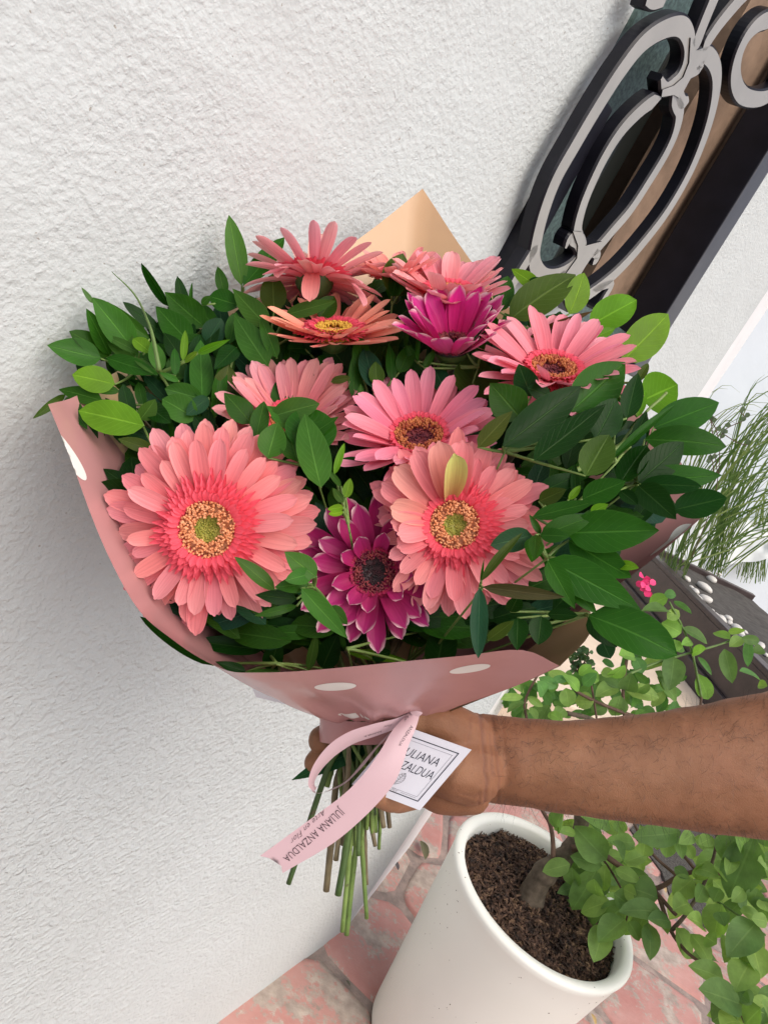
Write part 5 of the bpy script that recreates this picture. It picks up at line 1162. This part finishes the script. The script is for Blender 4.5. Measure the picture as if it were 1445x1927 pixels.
def line(pts, w_=.006):
    for (a, b), (c, d) in zip(pts, pts[1:]):
        L_ = math.hypot(c-a, d-b); nx, ny = -(d-b)/L_*w_/2, (c-a)/L_*w_/2
        mb.add([cpt(a+nx, b+ny, .0003), cpt(c+nx, d+ny, .0003), cpt(c-nx, d-ny, .0003), cpt(a-nx, b-ny, .0003)], [(0, 1, 2, 3)])
lc, tipv = (.46, .82), (.50, .60)
def LP(s, o): return (lc[0]+(tipv[0]-lc[0])*s+o*.98, lc[1]+(tipv[1]-lc[1])*s+o*.18)
edge = lambda sgn: [LP(.12+.88*k/12, sgn*.062*math.sin(math.pi*(k/12)**.9)) for k in range(13)]
line(edge(1)); line(edge(-1)); line([LP(0, 0), LP(1, 0)])
for k in range(5):
    s = .2+.14*k
    for sg in (1, -1): line([LP(s, 0), LP(s+.12, sg*.058*math.sin(math.pi*(s+.0)))], .004)
mb.build('leaf_drawing', M['inkgrey'], card, smooth=False)
mb = MB(); line([(.62, .865), (.84, .865)], .004); mb.build('rule_line', M['inkgrey'], card, smooth=False)

# ------------------------------------------------------------------ the arm and hand
person = empty('person', P(1500, 1440, .52), 'tanned bare forearm reaching in from the right, hand gripping the flower stems', 'person')
SEC = [(1620, 1265, 1600, .54), (1530, 1288, 1585, .53), (1445, 1305, 1577, .525), (1370, 1320, 1568, .52), (1300, 1333, 1558, .515), (1220, 1345, 1549, .51), (1150, 1352, 1540, .505), (1100, 1356, 1534, .503), (1050, 1357, 1527, .50), (1000, 1354, 1518, .499), (960, 1350, 1511, .498), (930, 1347, 1507, .498), (908, 1345, 1505, .499), (890, 1342, 1509, .499), (868, 1337, 1516, .499), (840, 1334, 1519, .500), (812, 1336, 1518, .502), (785, 1345, 1512, .504), (765, 1360, 1500, .507), (750, 1380, 1480, .509)]
pts3 = []; vs_ = []; n = 40
SECS = []
for i in range(len(SEC)-1):
    for k in range(4):
        t = k/4; SECS.append(tuple(SEC[i][j]*(1-t)+SEC[i+1][j]*t for j in range(4)))
SECS.append(SEC[-1])
# smooth the outline
for _ in range(3):
    SECS = [SECS[0]]+[tuple((SECS[i-1][j]+2*SECS[i][j]+SECS[i+1][j])/4 for j in range(4)) for i in range(1, len(SECS)-1)]+[SECS[-1]]
for (x, yt, yb_, d) in SECS:
    cy = (yt+yb_)/2; hh = (yb_-yt)/2*d/FPX; f = .80 if x > 960 else (.80-.30*min(1, (960-x)/120)); c = P(x, cy, d)
    for k in range(n):
        a = 2*math.pi*k/n; ca, sa = math.cos(a), math.sin(a)
        e = 1.0
        vs_.append(c+CU*(hh*ca)+FW*(hh*f*sa))
nS = len(SECS)
fs_ = [(i*n+k, i*n+(k+1) % n, (i+1)*n+(k+1) % n, (i+1)*n+k) for i in range(nS-1) for k in range(n)]+[tuple(range(n))[::-1], tuple((nS-1)*n+k for k in range(n))]
mb = MB(); mb.add(vs_, fs_)
def finger(pts, rads, nn=14):
    q = spline([P(*p) for p in pts], 5); r = []
    for i in range(len(q)):
        u = i/5; k = min(len(rads)-2, int(u)); f = u-k; r.append(rads[k]*(1-f)+rads[k+1]*f)
    # rounded end
    t = (q[-1]-q[-2]).normalized(); rr_ = r[-1]
    for s in (.5, .8, .97): q.append(q[len(pts)*5-5]+t*rr_*s); r.append(rr_*math.sqrt(1-s*s))
    mb.add(*tube(q, r, nn))
finger([(800, 1365, .512), (740, 1368, .527), (680, 1372, .533), (632, 1378, .530), (607, 1388, .515), (602, 1394, .503)], [.0125, .0105, .0098, .0096, .0090, .0082])
finger([(805, 1398, .514), (740, 1405, .530), (680, 1410, .535), (626, 1420, .530), (602, 1430, .516), (594, 1436, .504)], [.0125, .0105, .0098, .0094, .0088, .0080])
finger([(810, 1440, .514), (760, 1446, .526), (715, 1448, .528), (672, 1452, .522), (660, 1456, .515)], [.012, .010, .009, .0085, .008])
finger([(815, 1478, .508), (780, 1492, .506), (752, 1502, .492), (735, 1498, .476), (716, 1492, .466), (706, 1490, .462)], [.012, .0105, .0100, .0098, .0092, .0085])
finger([(885, 1400, .492), (850, 1372, .482), (820, 1356, .476), (785, 1352, .474), (745, 1352, .472)], [.019, .0165, .0125, .0105, .0095])
finger([(905, 1450, .492), (880, 1445, .484), (850, 1440, .480), (820, 1440, .484)], [.020, .0235, .0225, .018])
finger([(900, 1492, .497), (870, 1490, .492), (830, 1488, .491), (800, 1480, .495)], [.0135, .0155, .0150, .013])
arm = mb.build('body', M['skin'], person)
rm = arm.modifiers.new('remesh', 'REMESH'); rm.mode = 'VOXEL'; rm.voxel_size = .0013; rm.use_smooth_shade = True
sm = arm.modifiers.new('smooth', 'SMOOTH'); sm.factor = .6; sm.iterations = 7
bpy.context.view_layer.update(); dg = bpy.context.evaluated_depsgraph_get()
me = bpy.data.meshes.new_from_object(arm.evaluated_get(dg)); arm.modifiers.clear(); arm.data = me
if not me.materials: me.materials.append(M['skin'])
# wrist creases, knuckles, fine relief pushed into the mesh; palm tint stored as an attribute
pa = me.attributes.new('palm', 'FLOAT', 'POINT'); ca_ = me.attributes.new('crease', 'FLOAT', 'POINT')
nrm = [v.normal.copy() for v in me.vertices]; locp = arm.parent.location
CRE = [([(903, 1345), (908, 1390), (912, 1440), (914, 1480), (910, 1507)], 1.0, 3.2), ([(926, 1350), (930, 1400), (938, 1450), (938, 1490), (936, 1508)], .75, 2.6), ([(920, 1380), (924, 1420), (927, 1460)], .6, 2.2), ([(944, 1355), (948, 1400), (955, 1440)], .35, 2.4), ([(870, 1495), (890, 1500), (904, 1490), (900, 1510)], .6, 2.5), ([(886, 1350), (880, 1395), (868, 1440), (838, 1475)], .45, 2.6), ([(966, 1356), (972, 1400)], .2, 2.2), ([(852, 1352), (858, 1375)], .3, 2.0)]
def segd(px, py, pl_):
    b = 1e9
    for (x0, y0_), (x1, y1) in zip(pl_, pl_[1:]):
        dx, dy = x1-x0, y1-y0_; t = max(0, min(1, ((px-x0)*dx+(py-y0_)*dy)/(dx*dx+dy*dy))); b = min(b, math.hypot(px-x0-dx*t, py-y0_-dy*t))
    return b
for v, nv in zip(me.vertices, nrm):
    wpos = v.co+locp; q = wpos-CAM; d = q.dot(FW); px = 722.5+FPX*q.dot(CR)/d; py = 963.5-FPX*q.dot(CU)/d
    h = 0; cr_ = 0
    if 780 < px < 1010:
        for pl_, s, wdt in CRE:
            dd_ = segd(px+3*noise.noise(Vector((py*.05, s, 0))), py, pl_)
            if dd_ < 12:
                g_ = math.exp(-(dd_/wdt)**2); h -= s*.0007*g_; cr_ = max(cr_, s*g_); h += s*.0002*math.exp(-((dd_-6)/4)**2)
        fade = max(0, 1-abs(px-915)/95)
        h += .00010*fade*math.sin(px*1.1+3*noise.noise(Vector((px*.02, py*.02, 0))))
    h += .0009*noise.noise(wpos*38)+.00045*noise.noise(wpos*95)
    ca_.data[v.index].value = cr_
    pa.data[v.index].value = max(0, 1-math.hypot((px-866)/42, (py-1448)/40))*1.0+(.5 if px < 800 else 0)
    v.co = v.co+nv*h
me.update()
# nail on the visible fingertip is turned away; fine dark hair along the forearm
rh = random.Random(8); mb = MB()
from mathutils.bvhtree import BVHTree
bv = BVHTree.FromPolygons([v.co+locp for v in me.vertices], [tuple(p.vertices) for p in me.polygons])
made = 0
for _ in range(6000):
    if made > 1900: break
    px = rh.uniform(930, 1460); e = rh.random(); t = (px-900)/545
    yt = 1348-43*max(0, t)**2; yb_ = 1508+70*t
    py = rh.choice([yt+abs(rh.gauss(0, 14)), yb_-abs(rh.gauss(0, 10)), rh.uniform(yt, yb_)]) if rh.random() < .8 else rh.uniform(yt, yt+80)
    dr = dirpx(px, py).normalized(); hit = bv.ray_cast(CAM, dr)
    if hit[0] is None: continue
    p, nn = hit[0], hit[1]; made += 1
    edge_ = 1-abs(nn.dot(dr)); 
    along = (CR*rh.uniform(-.9, .3)+CU*rh.uniform(-.5, .5)).normalized(); L_ = rh.uniform(.005, .013)*(1 if edge_ > .5 else .6)
    q0 = p; q1 = p+nn*L_*.35+along*L_*.5; q2 = p+nn*L_*.45+along*L_
    s = nn.cross(along).normalized()*.00006
    mb.add([q0-s, q0+s, q1-s, q1+s, q2], [(0, 1, 3, 2), (2, 3, 4)])
mb.build('arm_hair', M['hair'], person, kind='stuff')
